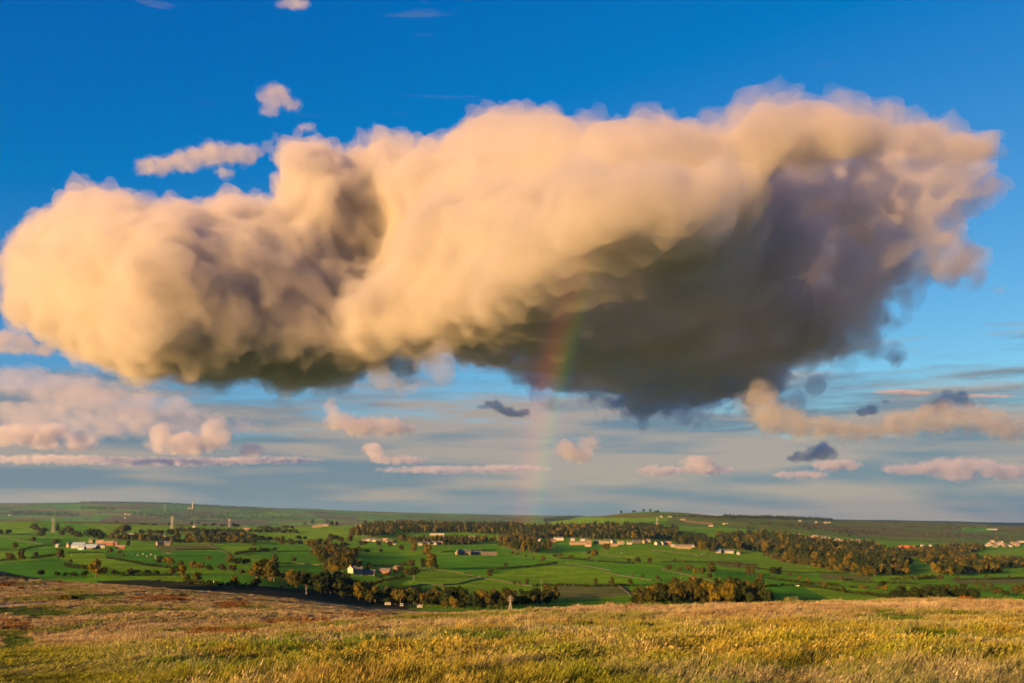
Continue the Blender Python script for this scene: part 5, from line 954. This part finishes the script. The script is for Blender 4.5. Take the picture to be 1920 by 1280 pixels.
# sheep
FLEECE = plain('fleece', (.62, .58, .50), .95, .1, 3); FACE = plain('sheep_face', (.35, .30, .25), .9, .1, 3)
def sheep_mesh():
    bm = bmesh.new()
    vv = [(-.55, 0, .62), (-.3, 0, .72), (.1, 0, .74), (.42, 0, .7), (.62, 0, .66), (.78, 0, .5)]
    me = bpy.data.meshes.new('sheep'); idx = []
    P0 = [Vector(v) for v in vv]; E = [(i, i+1) for i in range(len(vv)-1)]; Rd = [.2, .34, .36, .3, .16, .10]
    for hx in (-.32, .36):
        for sy in (-.16, .16):
            b0 = 1 if hx < 0 else 3; k = len(P0); P0 += [Vector((hx, sy, .42)), Vector((hx+(.05 if hx < 0 else 0), sy, .22)), Vector((hx, sy, 0))]; Rd += [.09, .05, .05]; E += [(b0, k), (k, k+1), (k+1, k+2)]
    me.from_pydata([tuple(q) for q in P0], E, []); ob = bpy.data.objects.new('tmp', me); COL.objects.link(ob)
    m = ob.modifiers.new('s', 'SKIN')
    for i, q in enumerate(Rd): me.skin_vertices[0].data[i].radius = (q, q)
    me.skin_vertices[0].data[1].use_root = True
    m2 = bpy.data.meshes.new_from_object(ob.evaluated_get(bpy.context.evaluated_depsgraph_get())); bpy.data.objects.remove(ob); m2.name = 'sheep'
    m2.materials.append(FLEECE); return m2
SHM = sheep_mesh()
for fld, lst in [('white sheep grazing on the topmost left field', [(172, 991), (188, 990), (192, 989), (157, 991), (111, 992)]), ('white sheep grazing in the green field below the left farms', [(247, 1040), (275, 1043), (283, 1040), (291, 1043), (292, 1047), (268, 1039), (258, 1041), (50, 1027), (134, 1042)]), ('white sheep grazing below the hilltop farm', [(610, 1008), (617, 1005), (612, 1004), (625, 998), (618, 994), (621, 993), (640, 997), (648, 997), (557, 991), (603, 1003), (634, 1001)]), ('white sheep grazing near the gold barn', [(1305, 1041), (1315, 1039), (1320, 1038), (1165, 1037), (1334, 1042)]), ('white sheep grazing by the slanting hedge at right', [(1502, 1098), (1493, 1098), (1497, 1099)]), ('white sheep on the yellow field at the right edge', [(1874, 1040), (1895, 1036), (1902, 1039)]), ('lone white sheep in the field beyond the black slope', [(401, 1092)])]:
    for px, py in lst:
        p = ground(px, py, ymin=395); o = bpy.data.objects.new('sheep', SHM); COL.objects.link(o); o.location = p; o.rotation_euler = (0, 0, rng.uniform(0, 6.28)); sc_ = 1.15*rng.uniform(.9, 1.1); o.scale = (sc_, sc_, sc_)
        tag(o, fld, 'sheep', fld.replace('white sheep', 'sheep'))
# ------------------------------------------------------------------ air
hb = []
z0, z1 = float(gv[:, 2].min())-1.0, CAMZ+215
for x in (-17500, 17500):
    for y in (-17500, 17500):
        for z in (z0, z1): hb.append((x, y, z))
hz = mesh_obj('haze', hb, BOX)
m, t, o = mk('air'); v = t.nodes.new('ShaderNodeVolumePrincipled'); v.inputs['Color'].default_value = (.30, .60, 1, 1); v.inputs['Density'].default_value = 2.2e-5; v.inputs['Anisotropy'].default_value = .2
t.links.new(v.outputs[0], o.inputs['Volume']); hz.data.materials.append(m); tag(hz, 'thin blue evening haze over the valley and far hills', 'haze', kind='stuff')
